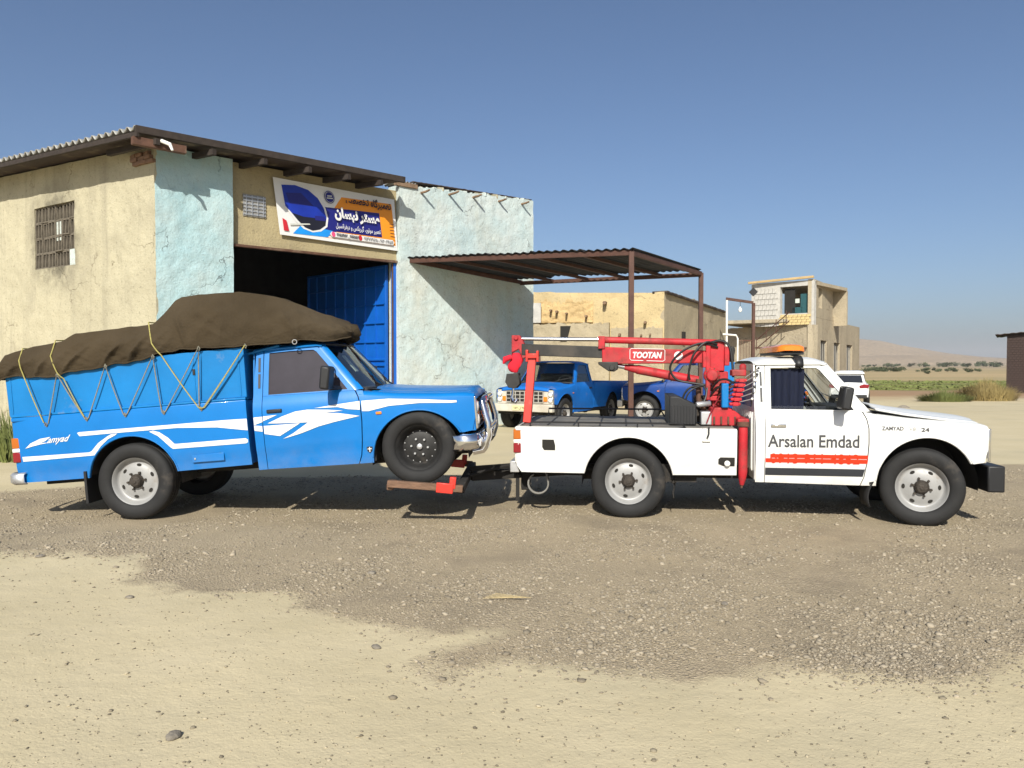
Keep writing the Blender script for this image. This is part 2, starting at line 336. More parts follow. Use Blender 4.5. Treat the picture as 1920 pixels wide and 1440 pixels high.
def ground_mat():
    m = bpy.data.materials.new('ground_soil'); m.use_nodes = True; MATS['ground_soil'] = m
    nt = m.node_tree; N = nt.nodes; L = nt.links; b = N['Principled BSDF']; b.inputs['Roughness'].default_value = .97; b.inputs['Specular IOR Level'].default_value = .15
    tc = N.new('ShaderNodeTexCoord'); P = tc.outputs['Object']
    def nz(s, d=7., rg=.62, sc=None):
        n = N.new('ShaderNodeTexNoise'); n.inputs['Scale'].default_value = s; n.inputs['Detail'].default_value = d; n.inputs['Roughness'].default_value = rg
        if sc:
            mp = N.new('ShaderNodeMapping'); mp.inputs['Scale'].default_value = sc; L.new(P, mp.inputs[0]); L.new(mp.outputs[0], n.inputs['Vector'])
        else: L.new(P, n.inputs['Vector'])
        return n.outputs['Fac']
    def mr(f, a, c, lo=0., hi=1.):
        r = N.new('ShaderNodeMapRange'); r.inputs[1].default_value = a; r.inputs[2].default_value = c; r.inputs[3].default_value = lo; r.inputs[4].default_value = hi
        L.new(f, r.inputs[0]); return r.outputs[0]
    def mth(op, a, c):
        x = N.new('ShaderNodeMath'); x.operation = op
        for i, q in enumerate((a, c)):
            if isinstance(q, (int, float)): x.inputs[i].default_value = q
            else: L.new(q, x.inputs[i])
        return x.outputs[0]
    def mix(f, a, c):
        x = N.new('ShaderNodeMix'); x.data_type = 'RGBA'; L.new(f, x.inputs[0])
        for i, q in ((6, a), (7, c)):
            if isinstance(q, tuple): x.inputs[i].default_value = (*q, 1)
            else: L.new(q, x.inputs[i])
        return x.outputs[2]
    sand = mix(mr(nz(.9), .3, .7), (.465, .395, .25), (.52, .445, .295))
    sand = mix(mr(nz(.35, 3), .52, .75), sand, (.41, .36, .245))
    sand = mix(mr(nz(34, 3), .64, .8), sand, (.28, .235, .15))
    grav = mix(mr(nz(2.2), .3, .7), (0.334, 0.273, 0.179), (0.402, 0.327, 0.219))
    grav = mix(mr(nz(.9, 5), .56, .72), grav, (0.450, 0.360, 0.229))
    grav = mix(mr(nz(55, 4), .5, .7), grav, (0.249, 0.201, 0.136))
    def cells(s):
        v = N.new('ShaderNodeTexVoronoi'); v.inputs['Scale'].default_value = s; L.new(P, v.inputs['Vector']); sx = N.new('ShaderNodeSeparateColor'); L.new(v.outputs['Color'], sx.inputs[0]); return v.outputs['Distance'], sx.outputs[0]
    d1_, c1_ = cells(46); d2_, c2_ = cells(95)
    chips = mix(mr(c1_, .1, .95), (0.201, 0.162, 0.112), (0.479, 0.392, 0.278)); fine = mix(mr(c2_, .1, .95), (0.239, 0.191, 0.132), (0.440, 0.360, 0.246))
    patchy = mr(nz(1.3, 6, .65), .4, .6)
    grav = mix(mth('MULTIPLY', mr(d2_, .62, .38), .6), grav, fine)
    grav = mix(mth('MULTIPLY', mth('MULTIPLY', mr(d1_, .5, .38), mr(c1_, .3, .45)), patchy), grav, chips)
    vo = d1_
    grav = mix(mth('MULTIPLY', mr(nz(.75, 6, .6), .52, .64), .5), grav, (0.187, 0.153, 0.111))
    a = N.new('ShaderNodeAttribute'); a.attribute_name = 'gravel'
    g = mth('ADD', a.outputs['Fac'], mth('MULTIPLY', mth('SUBTRACT', nz(3.2, 8, .7), .5), 1.1))
    gm = mr(g, -.14, .2)
    near = mix(gm, sand, grav)
    # land further out: bare soil, a strip of green crop, dry stubble
    sp = N.new('ShaderNodeSeparateXYZ'); L.new(P, sp.inputs[0])
    yy = mth('ADD', sp.outputs['Y'], mth('MULTIPLY', mth('SUBTRACT', nz(.12, 4), .5), 16))
    soil = mix(mr(yy, 42, 50), near, (.3, .2, .12))
    grn = mix(mr(nz(1.1, 6, .7, (.3, 1, 1)), .38, .62), (.1, .125, .03), (.26, .22, .085))
    soil = mix(mr(yy, 57, 61), soil, grn)
    dry = mix(mr(nz(.05, 7, .7, (.35, 1, 1)), .35, .65), (.42, .31, .17), (.3, .245, .13))
    soil = mix(mr(yy, 88, 98), soil, dry)
    far = mix(mr(nz(.012, 7, .7, (.3, 1, 1)), .4, .62), (.38, .285, .175), (.24, .2, .125))
    soil = mix(mr(sp.outputs['Y'], 200, 400), soil, far)
    L.new(soil, b.inputs['Base Color'])
    bp = N.new('ShaderNodeBump'); bp.inputs['Strength'].default_value = .7; bp.inputs['Distance'].default_value = .02
    hh = mth('ADD', mth('MULTIPLY', nz(60, 5), mr(gm, 0, 1, .25, .6)), mth('MULTIPLY', nz(6, 6), .8)); hh = mth('ADD', hh, mth('MULTIPLY', gm, mth('ADD', mth('MULTIPLY', mr(d1_, .0, .6, 1., 0.), mth('MULTIPLY', patchy, .8)), mr(d2_, 0., .6, .4, 0.)))); L.new(hh, bp.inputs['Height']); L.new(bp.outputs[0], b.inputs['Normal'])
ground_mat()
tag(link('ground', me, 'ground_soil', smooth=180), None, None, None, 'structure')

# loose stones: nobody could count them
def ico():
    t = (1+5**.5)/2; v = np.array([(-1, t, 0), (1, t, 0), (-1, -t, 0), (1, -t, 0), (0, -1, t), (0, 1, t), (0, -1, -t), (0, 1, -t), (t, 0, -1), (t, 0, 1), (-t, 0, -1), (-t, 0, 1)], float)
    v /= np.linalg.norm(v[0])
    f = np.array([(0, 11, 5), (0, 5, 1), (0, 1, 7), (0, 7, 10), (0, 10, 11), (1, 5, 9), (5, 11, 4), (11, 10, 2), (10, 7, 6), (7, 1, 8), (3, 9, 4), (3, 4, 2), (3, 2, 6), (3, 6, 8), (3, 8, 9), (4, 9, 5), (2, 4, 11), (6, 2, 10), (8, 6, 7), (9, 8, 1)])
    return v, f
def stone_mat(name, lo, hi):
    m = bpy.data.materials.new(name); m.use_nodes = True; MATS[name] = m; nt = m.node_tree; b = nt.nodes['Principled BSDF']; b.inputs['Roughness'].default_value = .95
    b.inputs['Specular IOR Level'].default_value = .2
    a = nt.nodes.new('ShaderNodeAttribute'); a.attribute_name = 'tone'; x = nt.nodes.new('ShaderNodeMix'); x.data_type = 'RGBA'
    nt.links.new(a.outputs['Fac'], x.inputs[0]); x.inputs[6].default_value = (*lo, 1); x.inputs[7].default_value = (*hi, 1); nt.links.new(x.outputs[2], b.inputs['Base Color'])
stone_mat('gravel_stone', (0.191, 0.161, 0.117), (0.374, 0.318, 0.235)); stone_mat('sand_stone', (.13, .11, .08), (.42, .36, .25))
def scatter(name, px, py, size, m, label, flat=.6):
    n = len(px); v, f = ico(); T = [v*(1+.35*(rng.random((12, 1))-.5)) for _ in range(10)]
    V = np.stack([T[i] for i in rng.integers(0, 10, n)])
    V = V*np.stack([size*(.7+.6*rng.random(n)), size*(.7+.6*rng.random(n)), size*flat*(.6+.6*rng.random(n))], -1)[:, None, :]
    a = rng.random(n)*2*PI; ca, sa = np.cos(a)[:, None], np.sin(a)[:, None]
    tl = (rng.random(n)-.5)[:, None]*.7
    X = V[..., 0]*ca-V[..., 1]*sa; Y = V[..., 0]*sa+V[..., 1]*ca; Z = V[..., 2]+tl*V[..., 0]
    P = np.stack([X+px[:, None], Y+py[:, None], Z+gz(px, py)[:, None]+.15*size[:, None]], -1).reshape(-1, 3)
    Fc = (f[None]+12*np.arange(n)[:, None, None]).reshape(-1, 3)
    me = bpy.data.meshes.new(name); me.vertices.add(len(P)); me.vertices.foreach_set('co', P.ravel().astype(np.float32))
    me.loops.add(Fc.size); me.loops.foreach_set('vertex_index', Fc.ravel().astype(np.int32))
    me.polygons.add(len(Fc)); me.polygons.foreach_set('loop_start', np.arange(0, Fc.size, 3, dtype=np.int32)); me.update(calc_edges=True)
    at = me.attributes.new('tone', 'FLOAT', 'POINT'); at.data.foreach_set('value', np.repeat(rng.random(n)**1.4, 12).astype(np.float32))
    return tag(link(name, me, m, smooth=0), label, None, None, 'stuff')
N0 = 190000
Yr = 3.6+8.*rng.random(N0)**1.7; Xr = (rng.random(N0)*2-1)*(Yr*.72)
cl = np.sin(Xr*1.9+Yr*.7+np.sin(Yr*2.1))*np.sin(Yr*2.3-Xr*.8)+.6*np.sin(Xr*4.3-Yr*3.1)
k = (poly_sd(Xr, Yr)+.12*rng.standard_normal(N0) > 0) & (rng.random(N0) < .42+.36*cl)
Xg, Yg = Xr[k][:62000], Yr[k][:62000]
scatter('gravel', Xg, Yg, .0035+.009*rng.random(len(Xg))**2.2+.012*(rng.random(len(Xg)) < .025), 'gravel_stone', 'loose grey gravel spread over the yard in front of the trucks')
N1 = 10000; Yr = 2.3+6*rng.random(N1)**1.5; Xr = (rng.random(N1)*2-1)*(Yr*.72); k = poly_sd(Xr, Yr) < .05
sz = .0025+.005*rng.random(N1)**2.5+.007*(rng.random(N1) < .03)
scatter('sand_pebbles', Xr[k], Yr[k], sz[k], 'sand_stone', 'small pebbles strewn over the pale sandy ground')

def rock(name, x, y, s, label, seed):
    bm = bmesh.new(); bmesh.ops.create_icosphere(bm, subdivisions=3, radius=1)
    for v in bm.verts:
        q = v.co.normalized(); d = 1+.28*nz3(q.x*1.5+seed, q.y*1.5, q.z*1.5)+.1*nz3(q.x*4, q.y*4+seed, q.z*4)
        v.co = Vector((q.x*d*s*1.35, q.y*d*s, q.z*d*s*.6))
    me = bpy.data.meshes.new(name); bm.to_mesh(me); bm.free(); o = link(name, me, 'rock', smooth=60); o.location = (x, y, float(gz(x, y))+s*.3); o.rotation_euler = (0, 0, seed)
    return tag(o, label, 'rock')
for (px, py, s, lb) in [(318, 1390, .028, 'largest smooth grey rock lying on the sand at the lower left'), (703, 1220, .022, 'small pale rock on the sand just below the gravel edge'),
        (695, 1078, .024, 'round pale stone on the gravel in front of the blue truck'), (70, 1053, .024, 'grey stone at the gravel edge near the left border'),
        (1362, 1138, .022, 'light stone among the gravel in front of the tow truck'), (238, 1131, .02, 'dark stone on the sand under the gravel corner')]:
    Y = 2291/(py-682); rock('rock', (px-960)/1450*Y, Y, s, lb, px*.37)
b = MB(); Y = 2291/(1128-682); X = (905-960)/1450*Y
for i in range(5): b.tube([(X+.02*i, Y+.02*i, .012+.002*i), (X+.2+.03*i, Y-.01*i, .014+.003*i)], .002, 5)
tag(b.build('straw_wisp', 'straw'), 'few dry straws lying on the gravel between the trucks and the sand', 'straw')

# ---------------------------------------------------------------- far hills
def hill(name, x0, x1, y0, depth, prof, seed, label=None):
    b = MB(); P = []
    for i in range(91):
        u = i/90; x = x0+(x1-x0)*u; h = np.interp(x, *prof); row = []
        for j in range(25):
            w = j/24; s = math.sin(min(1, w*1.6)*PI/2)**1.3
            hh = h*s*(1+.16*nz3(x*.004+seed, w*4, 0)+.07*nz3(x*.016, w*13, seed))
            row.append((x+depth*w*.15, y0+depth*w, -2+hh))
        P.append(row)
    b.grid(P); o = b.build(name, 'hill', smooth=60); tag(o, None, None, None, 'structure')
hill('hill', -900, 1750, 1500, 700, ([-900, 0, 500, 700, 800, 900, 960, 1020, 1150, 1750], [40, 58, 78, 74, 62, 44, 34, 27, 17, 7]), 1.)
hill('hill', 300, 1500, 1250, 300, ([300, 700, 800, 880, 950, 1500], [12, 19, 18, 10, 6, 2]), 4.)

# ---------------------------------------------------------------- garage
S = 1.1375
W0 = Vector((-2.389, 18.2, 0)); D = Vector((.743, .669, 0)).normalized(); NF = Vector((.669, -.743, 0)).normalized()
CO = W0+D*-5.676; U = Vector((-.83, .557, 0)).normalized(); NS = Vector((-.557, -.83, 0)).normalized()
def fw(m, z, o=0.): return W0+D*m+NF*o+Vector((0, 0, z))        # front wall coordinates
def sw(k, z, o=0.): return CO+U*k+NS*o+Vector((0, 0, z))        # side wall coordinates
garage = empty('garage', tuple(CO), (0, 0, 0), 'plastered repair garage with open blue door, pale blue front and cream side wall', 'building')
GI = CO.copy()
def gb(mb, name, m, parent=None, bevel=0, smooth=38):
    mb.v = [tuple(Vector(p)-GI) for p in mb.v]; return mb.build(name, m, parent or garage, bevel, smooth)
def slab(fn, u0, u1, z0, z1, th, nu, nv, amp, seed, ragged=0., top=None, holes=None):
    """a wall sheet with an uneven face, closed all round"""
    b = MB(); P = []; us = np.linspace(u0, u1, nu); vs = np.linspace(0, 1, nv)
    for i, u in enumerate(us):
        zt = (z1 if top is None else np.interp(u, *top))+ragged*nz3(u*3, seed, 0)+ragged*.5*nz3(u*11, seed, 4)
        row = [fn(u, z0, -th)]
        for w in vs:
            z = z0+(zt-z0)*w; row.append(fn(u, z, amp*(nz3(u*1.3, z*1.3, seed)+.6*nz3(u*5, z*5, seed)+.3*nz3(u*14, z*14, seed))))
        row.append(fn(u, zt, -th)); P.append(row)
    ends = [P[0], P[-1]]; b.grid(P)
    for e in ends: b.add(e, [tuple(range(len(e)))])
    b.add([P[0][0], P[-1][0], P[-1][-1], P[0][-1]], [(0, 1, 2, 3)])
    return b
ML, MR_, MEND = -4.209, -.296, 3.99; LZ = 3.98
gb(slab(fw, -5.676, ML, -.3, 5.62, .45, 50, 150, .022, 3.), 'wall', 'pale_blue_plaster')['label'] = 'pale blue plastered pier left of the doorway'
gb(slab(fw, ML, MR_+.02, LZ, 5.6, .38, 60, 34, .008, 5., holes=1), 'lintel_wall', 'ochre_plaster').location += NF*-.13
gb(slab(fw, MR_, MEND, -.3, 5.85, .45, 120, 150, .02, 8., ragged=.05, top=([-.3, 1.5, 3.99], [5.72, 5.83, 5.95])), 'wall', 'whitewash')['label'] = 'whitewashed pale blue wall right of the doorway'
# side wall of cream plaster around the lattice window
K0, K1, Z0, Z1 = 2.896, 4.596, 3.63, 4.95
def side(u0, u1, z0, z1, nu, nv): return slab(sw, u0, u1, z0, z1, .4, nu, nv, .02, 11., top=None if z1 < 5 else ([0, 10], [5.63, 5.98]))
b = side(.002, K0, -.3, 5.5, 60, 120)
for q in (side(K1, 9.5, -.3, 5.5, 80, 120), side(K0, K1, -.3, Z0, 30, 70), side(K0, K1, Z1, 5.5, 30, 14)): b.add(q.v, q.f)
gb(b, 'wall', 'cream_plaster')['label'] = 'cream weathered mud plaster side wall with a lattice window'
b = MB()
for (o, zz) in ((0, 0),):
    b.obox(sw(3.7, 4.29, -.42), U*.95, NS*.01, Vector((0, 0, .75)))
win = gb(b, 'window', 'dark_hole')
blk = None; kw = (K1-K0)/6; zh = (Z1-Z0)/4
bb = MB(); t = .032
for (x0, x1, z0, z1) in ((-.5, .5, -.5, -.42), (-.5, .5, .42, .5), (-.5, -.4, -.42, .42), (.4, .5, -.42, .42), (-.05, .05, -.42, .42)):
    q = MB(); q.obox(U*((x0+x1)/2*kw)+Vector((0, 0, (z0+z1)/2*zh)), U*((x1-x0)/2*kw), NS*.07, Vector((0, 0, (z1-z0)/2*zh))); bb.add(q.v, q.f)
bme = None
for i in range(6):
    for j in range(4):
        
        if bme is None: o = bb.build('lattice_block', 'lattice', win); bme = o.data
        else: o = bpy.data.objects.new('lattice_block', bme); COL.objects.link(o); o.parent = win
        o.location = sw(K0+(i+.5)*kw, Z0+(j+.5)*zh, -.1+random.uniform(-.03, .02))-GI; o.rotation_euler = (random.uniform(-.04, .04), random.uniform(-.05, .05), 0)
b = MB(); b.obox(sw(K0+.5*kw, Z0+.5*zh, -.05), U*.13, NS*.02, Vector((0, 0, .17))); gb(b, 'plaster_patch', 'whitewash', win)
b = MB(); b.obox(sw(K0+2.6*kw, Z0+2.3*zh, -.06), U*.1, NS*.02, Vector((0, 0, .2))); gb(b, 'plaster_patch', 'whitewash', win)
# roof: corrugated sheets on timbers
def roof_pt(a, k, dz=0.): # a along the front, k back along the side, from the corner of the eaves
    c = CO+NF*.46+NS*.5; return c+D*a+U*k+Vector((0, 0, 5.66+.035*k+dz))
b = MB(); P = []; n = 340
for i in range(n+1):
    k = .035+11.*i/n; w = .045*math.sin(k*2*PI/.235)
    P.append([roof_pt(a, k, w+.05) for a in (0, .03, 2, 4.5, 5.6, 5.63)])
b.grid(P); roof = gb(b, 'roof', 'roof_top', smooth=60)
sm = roof.modifiers.new('thick', 'SOLIDIFY'); sm.thickness = .012
b = MB(); P = []
b.add([roof_pt(.01, .02, -.012), roof_pt(5.6, .02, -.012), roof_pt(5.6, 10.8, -.012), roof_pt(.01, 10.8, -.012)], [(0, 1, 2, 3)])
gb(b, 'roof_lining', 'roof_sheet', roof)
b = MB(); b.bar(roof_pt(0, 0.03, .035), roof_pt(5.65, .03, .035), .07, .13); gb(b, 'fascia_board', 'roof_timber', roof, .006)
b = MB(); b.bar(roof_pt(0.03, -.0, -.055), roof_pt(.03, 10.8, -.055), .06, .09); gb(b, 'fascia_board', 'roof_timber', roof, .006)
for a in (.35, 1.35, 2.35, 3.3, 4.2, 5.0):
    b = MB(); b.bar(roof_pt(a, -.03, -.13), roof_pt(a, 1.6, -.15), .09, .11); gb(b, 'rafter', 'roof_timber', roof, .005)
b = MB(); b.bar(roof_pt(-.02, .1, -.16), roof_pt(.9, .1, -.17), .12, .14); gb(b, 'beam_end', 'rusty_steel', roof, .005)
b = MB(); b.tube([roof_pt(.42, .0, -.1), roof_pt(.5, -.12, -.16), roof_pt(.52, -.16, -.27)], [.035, .035, .022], 8); gb(b, 'floodlight', 'pole_white', roof)
# broken bricks under the eaves at the corner
for i in range(9):
    b = MB(); b.obox((0, 0, 0), U*.1, NS*.06, Vector((0, 0, .035))); o = gb(MB(), 'brick', None) if False else b.build('brick', 'old_brick', garage, .006)
    o.location = sw(.1+.22*(i % 3)+.05*(i//3), 5.34+.075*(i//3), .0+.02*(i % 2))-GI; o.rotation_euler = (0, 0, random.uniform(-.2, .2))
# wooden pole ends sticking out of the parapet, broken parapet stones
for i, (m, z, l) in enumerate([(.32, 5.62, .3), (1.15, 5.7, .34), (1.9, 5.74, .3), (2.75, 5.76, .24), (3.55, 5.8, .26)]):
    b = MB(); b.tube([fw(m, z, -.1), fw(m+.02, z+.01, l*.6), fw(m+.03, z+.03, l)], [.03, .028, .022], 8); gb(b, 'pole_end', 'stub_wood')
for i in range(22):
    m = -.2+i*.19; b = MB(); s = random.uniform(.05, .1)
    b.obox((0, 0, 0), D*s, NF*random.uniform(.06, .12), Vector((0, 0, s*random.uniform(.35, .6)))); o = b.build('stone', 'whitewash' if i % 3 else 'cream_plaster', garage, .015)
    o.location = fw(m, float(np.interp(m, [-.3, 1.5, 3.99], [5.72, 5.83, 5.95])), -.12)-GI; o.rotation_euler = (random.uniform(-.15, .15), random.uniform(-.15, .15), random.uniform(-.4, .4))
b = MB(); b.bar(fw(-.42, 5.74, .0), fw(.2, 5.74, .0), .08, .1); gb(b, 'beam_end', 'stub_wood', None, .006)
b = MB(); P = [[fw(-.35+.5*i/24, 5.8+.03*math.sin(i*1.6), o) for o in (-.6, .04)] for i in range(25)]; b.grid(P); gb(b, 'corrugated_scrap', 'roof_top')
b = MB(); P = [[fw(.1+3.85*i/60, 5.87+.028*i/15+.012*nz3(i*.9, 0, 0), o) for o in (-.9, -.02)] for i in range(61)]; b.grid(P); o = gb(b, 'roof_edge', 'roof_sheet'); o.modifiers.new('t', 'SOLIDIFY').thickness = .03
# vent with bars
b = MB(); b.obox(fw(-3.72, 4.78, -.13), D*.24, NF*.018, Vector((0, 0, .22))); vent = gb(b, 'vent', 'mesh_grey')
for i in range(6):
    b = MB(); b.obox(fw(-3.72, 4.6+.07*i, -.105), D*.235, NF*.008, Vector((0, 0, .014))); gb(b, 'slat', 'galvanised', vent)
for i in range(4):
    b = MB(); b.obox(fw(-3.9+.12*i, 4.78, -.09), D*.008, NF*.006, Vector((0, 0, .2))); gb(b, 'slat', 'galvanised', vent)
# steel lintel edge, jamb, interior
b = MB(); b.bar(fw(ML, LZ-.03, -.12), fw(MR_, LZ-.03, -.12), .1, .05); gb(b, 'lintel_angle', 'rusty_steel', None, .004)
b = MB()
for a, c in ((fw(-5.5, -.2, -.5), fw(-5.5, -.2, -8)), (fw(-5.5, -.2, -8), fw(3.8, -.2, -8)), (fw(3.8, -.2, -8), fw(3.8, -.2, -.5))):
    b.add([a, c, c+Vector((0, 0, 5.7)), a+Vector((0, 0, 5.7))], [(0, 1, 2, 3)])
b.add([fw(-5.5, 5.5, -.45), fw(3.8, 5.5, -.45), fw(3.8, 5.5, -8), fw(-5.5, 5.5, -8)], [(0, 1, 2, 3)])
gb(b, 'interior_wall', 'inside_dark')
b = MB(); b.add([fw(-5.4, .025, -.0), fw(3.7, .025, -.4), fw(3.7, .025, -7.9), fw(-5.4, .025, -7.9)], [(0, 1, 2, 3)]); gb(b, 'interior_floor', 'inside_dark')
# door leaf, opened inwards, hinged on the right jamb
DH = (-NF-D*.06).normalized(); DN = Vector((-DH.y, DH.x, 0)); DN = -DN if DN.dot(D) > 0 else DN
HP = fw(MR_-.06, 0, -.42); LW = 3.5
def dp(u, z, o=0.): return HP+DH*u+Vector((0, 0, z))+DN*o
b = MB(); b.obox(dp(LW/2, 1.98), DH*LW/2, DN*.012, Vector((0, 0, 1.93))); leaf = gb(b, 'door', 'door_blue')
for u in (.03, LW/2, LW-.03):
    b = MB(); b.bar(dp(u, .05, .03), dp(u, 3.9, .03), .06, .05, DN); gb(b, 'door_frame', 'door_blue', leaf, .004)
for z in (.08, 1.55, 1.68, 3.87):
    b = MB(); b.bar(dp(0, z, .033), dp(LW, z, .033), .05, .05, DN); gb(b, 'door_frame', 'door_blue', leaf, .004)
for i in range(1, 8):
    b = MB(); b.bar(dp(LW*i/8, 1.7, .03), dp(LW*i/8, 3.85, .03), .03, .03, DN); gb(b, 'bar', 'door_blue', leaf)
for z in (2.1, 2.55, 3.0, 3.45):
    b = MB(); b.bar(dp(.03, z, .04), dp(LW-.03, z, .04), .028, .03, DN); gb(b, 'bar', 'door_blue', leaf)
for u0 in (.05, LW/2+.05):
    for q in ((u0, u0+.82), (u0+1.64, u0+.82)):
        b = MB(); b.bar(dp(q[0], 1.5, .025), dp(q[1], .15, .025), .03, .02, DN); gb(b, 'brace', 'door_blue', leaf)
b = MB(); b.bar(fw(MR_-.03, 0, -.2), fw(MR_-.03, LZ-.06, -.2), .07, .12, NF); gb(b, 'door_jamb', 'door_blue', None, .004)
b = MB(); b.bar(fw(MR_-.09, 0, -.16), fw(MR_-.09, LZ-.06, -.16), .03, .03, NF); gb(b, 'hinge_post', 'rusty_steel', None, .004)
b = MB(); b.tube([fw(-1.2+.1, 2.35, .0), fw(.38, 2.36, .06), fw(.5, 2.33, .05)], [.01, .02, .03], 6)

# ---------------------------------------------------------------- banner over the door
TLp, TRp, BLp, BRp = (-3.35, 5.42), (-.40, 5.37), (-3.2, 4.26), (-.305, 4.2)
def bn(u, v, o=0.):     # u,v in 0..1 from the lower left
    a = (1-u)*(1-v); c = u*(1-v); d = (1-u)*v; e = u*v
    m = a*BLp[0]+c*BRp[0]+d*TLp[0]+e*TRp[0]; z = a*BLp[1]+c*BRp[1]+d*TLp[1]+e*TRp[1]
    return fw(m, z, -.06+o)
BO = bn(0, 0)
banner = empty('banner', tuple(BO), (0, 0, 0), 'printed workshop banner with white and black Persian lettering above the open door', 'banner')
def bb_(mb, name, m): mb.v = [tuple(Vector(p)-BO) for p in mb.v]; return mb.build(name, m, banner, smooth=0, recalc=False)
b = MB(); b.grid([[bn(i/24, j/10) for j in range(11)] for i in range(25)]); o = bb_(b, 'sheet', 'banner_white'); o.modifiers.new('t', 'SOLIDIFY').thickness = .004
LAY = [0.003]
def flat(name, poly, m, nsub=0):
    LAY[0] += .0022; b = MB(); bm = bmesh.new(); bm.faces.new([bm.verts.new((u, v, 0)) for u, v in poly])
    for i in range(1, 24): bmesh.ops.bisect_plane(bm, geom=bm.verts[:]+bm.edges[:]+bm.faces[:], plane_co=(i/24, 0, 0), plane_no=(1, 0, 0))
    bm.verts.index_update(); b.add([bn(v.co.x, v.co.y, LAY[0]) for v in bm.verts], [tuple(v.index for v in f.verts) for f in bm.faces]); bm.free()
    return bb_(b, name, m)
flat('print_area', [(.53, .96-.1), (.97, .9), (.985, .08), (.42, .06), (.36, .06), (.5, .45), (.42, .5)], 'banner_orange')
flat('print_area', [(.36, .07), (.985, .055), (.985, .09), (.36, .1)], 'banner_white')
flat('print_area', [(.36, .62), (.85, .68), (.86, .22), (.46, .2), (.38, .08), (.12, .06), (.2, .3)], 'banner_navy')
flat('print_area', [(.1, .05), (.38, .07), (.43, .2), (.18, .24)], 'banner_cyan')
flat('photo_print', [(.05, .9), (.16, .94), (.26, .9), (.34, .78), (.385, .6), (.4, .42), (.385, .26), (.33, .16), (.26, .12), (.19, .16), (.13, .28), (.09, .42), (.06, .5)], 'banner_white')
flat('photo_print', [(.055, .89), (.16, .925), (.26, .88), (.33, .76), (.37, .6), (.385, .42), (.37, .28), (.32, .19), (.26, .15), (.2, .19), (.15, .3), (.1, .44), (.065, .52)], 'banner_blue')
flat('photo_print', [(.11, .42), (.2, .38), (.38, .4), (.37, .28), (.32, .19), (.26, .15), (.2, .19), (.15, .3)], 'banner_black')
flat('photo_print', [(.08, .76), (.2, .8), (.29, .6), (.1, .58)], 'banner_navy')
flat('photo_print', [(.29, .43), (.37, .44), (.375, .36), (.29, .35)], 'banner_navy')
flat('photo_print', [(.03, .3), (.06, .26), (.07, .08), (.03, .08)], 'banner_red')
flat('photo_print', [(.08, .22), (.24, .27), (.245, .25), (.085, .19)], 'banner_silver')
def disc(cu, cv, ru, rv, m, n=20): return flat('emblem', [(cu+ru*math.cos(2*PI*i/n), cv+rv*math.sin(2*PI*i/n)) for i in range(n)], m)
disc(.425, .815, .042, .115, 'banner_navy'); disc(.425, .815, .037, .1, 'banner_silver'); disc(.425, .815, .034, .092, 'banner_navy')
flat('emblem', [(.405, .84), (.445, .85), (.445, .83), (.405, .82)], 'banner_silver'); flat('emblem', [(.4, .8), (.45, .81), (.45, .79), (.4, .78)], 'banner_silver')
flat('print_area', [(.41, .18), (.95, .19), (.965, .15), (.95, .09), (.41, .09), (.395, .13)], 'banner_white')
disc(.425, .135, .016, .05, 'banner_pink', 14); disc(.655, .14, .016, .05, 'banner_red', 14)
AF = {'ا': (0xFE8D, 0xFE8E), 'ب': (0xFE8F, 0xFE90, 0xFE91, 0xFE92), 'ت': (0xFE95, 0xFE96, 0xFE97, 0xFE98), 'خ': (0xFEA5, 0xFEA6, 0xFEA7, 0xFEA8), 'د': (0xFEA9, 0xFEAA), 'ر': (0xFEAD, 0xFEAE),
      'س': (0xFEB1, 0xFEB2, 0xFEB3, 0xFEB4), 'ص': (0xFEB9, 0xFEBA, 0xFEBB, 0xFEBC), 'ع': (0xFEC9, 0xFECA, 0xFECB, 0xFECC), 'ف': (0xFED1, 0xFED2, 0xFED3, 0xFED4), 'ک': (0xFB8E, 0xFB8F, 0xFB90, 0xFB91),
      'گ': (0xFB92, 0xFB93, 0xFB94, 0xFB95), 'ل': (0xFEDD, 0xFEDE, 0xFEDF, 0xFEE0), 'م': (0xFEE1, 0xFEE2, 0xFEE3, 0xFEE4), 'ن': (0xFEE5, 0xFEE6, 0xFEE7, 0xFEE8), 'ه': (0xFEE9, 0xFEEA, 0xFEEB, 0xFEEC),
      'و': (0xFEED, 0xFEEE), 'ی': (0xFBFC, 0xFBFD, 0xFBFE, 0xFBFF)}
def shape(s):
    out = []
    for i, c in enumerate(s):
        if c not in AF: out.append(c); continue
        p = i > 0 and s[i-1] in AF and len(AF[s[i-1]]) == 4; n = i+1 < len(s) and s[i+1] in AF and len(AF[c]) == 4
        out.append(chr(AF[c][(3 if n else 1) if p else (2 if n else 0)]))
    return ''.join(reversed(out))
def bt(body, u, v, w, h, m, bold): 
    LAY[0] += .003; l = LAY[0]
    return lettering('lettering', body, lambda a, c, d: bn(a, c, l+d)-BO, m, banner, height=h, width=w, x0=u, y0=v, bold=bold)
bt(shape('تعمیرگاه تخصصی'), .555, .73, .4, .2, 'banner_black', .035)
bt(shape('مستر نیسان'), .45, .4, .39, .26, 'banner_white', .055)
bt(shape('تعمیر موتور، گیربکس و دیفرانسیل'), .45, .24, .39, .13, 'banner_white', .012)
bt('master_nissan', .45, .1, .19, .085, 'banner_black', .02)
bt('۰۹۱۳۷۷۹۱۲۵۰-۰۹۱۳۰۰۳۴۵۱۳', .68, .105, .27, .07, 'banner_black', .012)
for i in range(5):
    flat('print_area', [(.925, .5-.06*i), (.965, .5-.06*i), (.965, .488-.06*i), (.925, .488-.06*i)], 'banner_black')

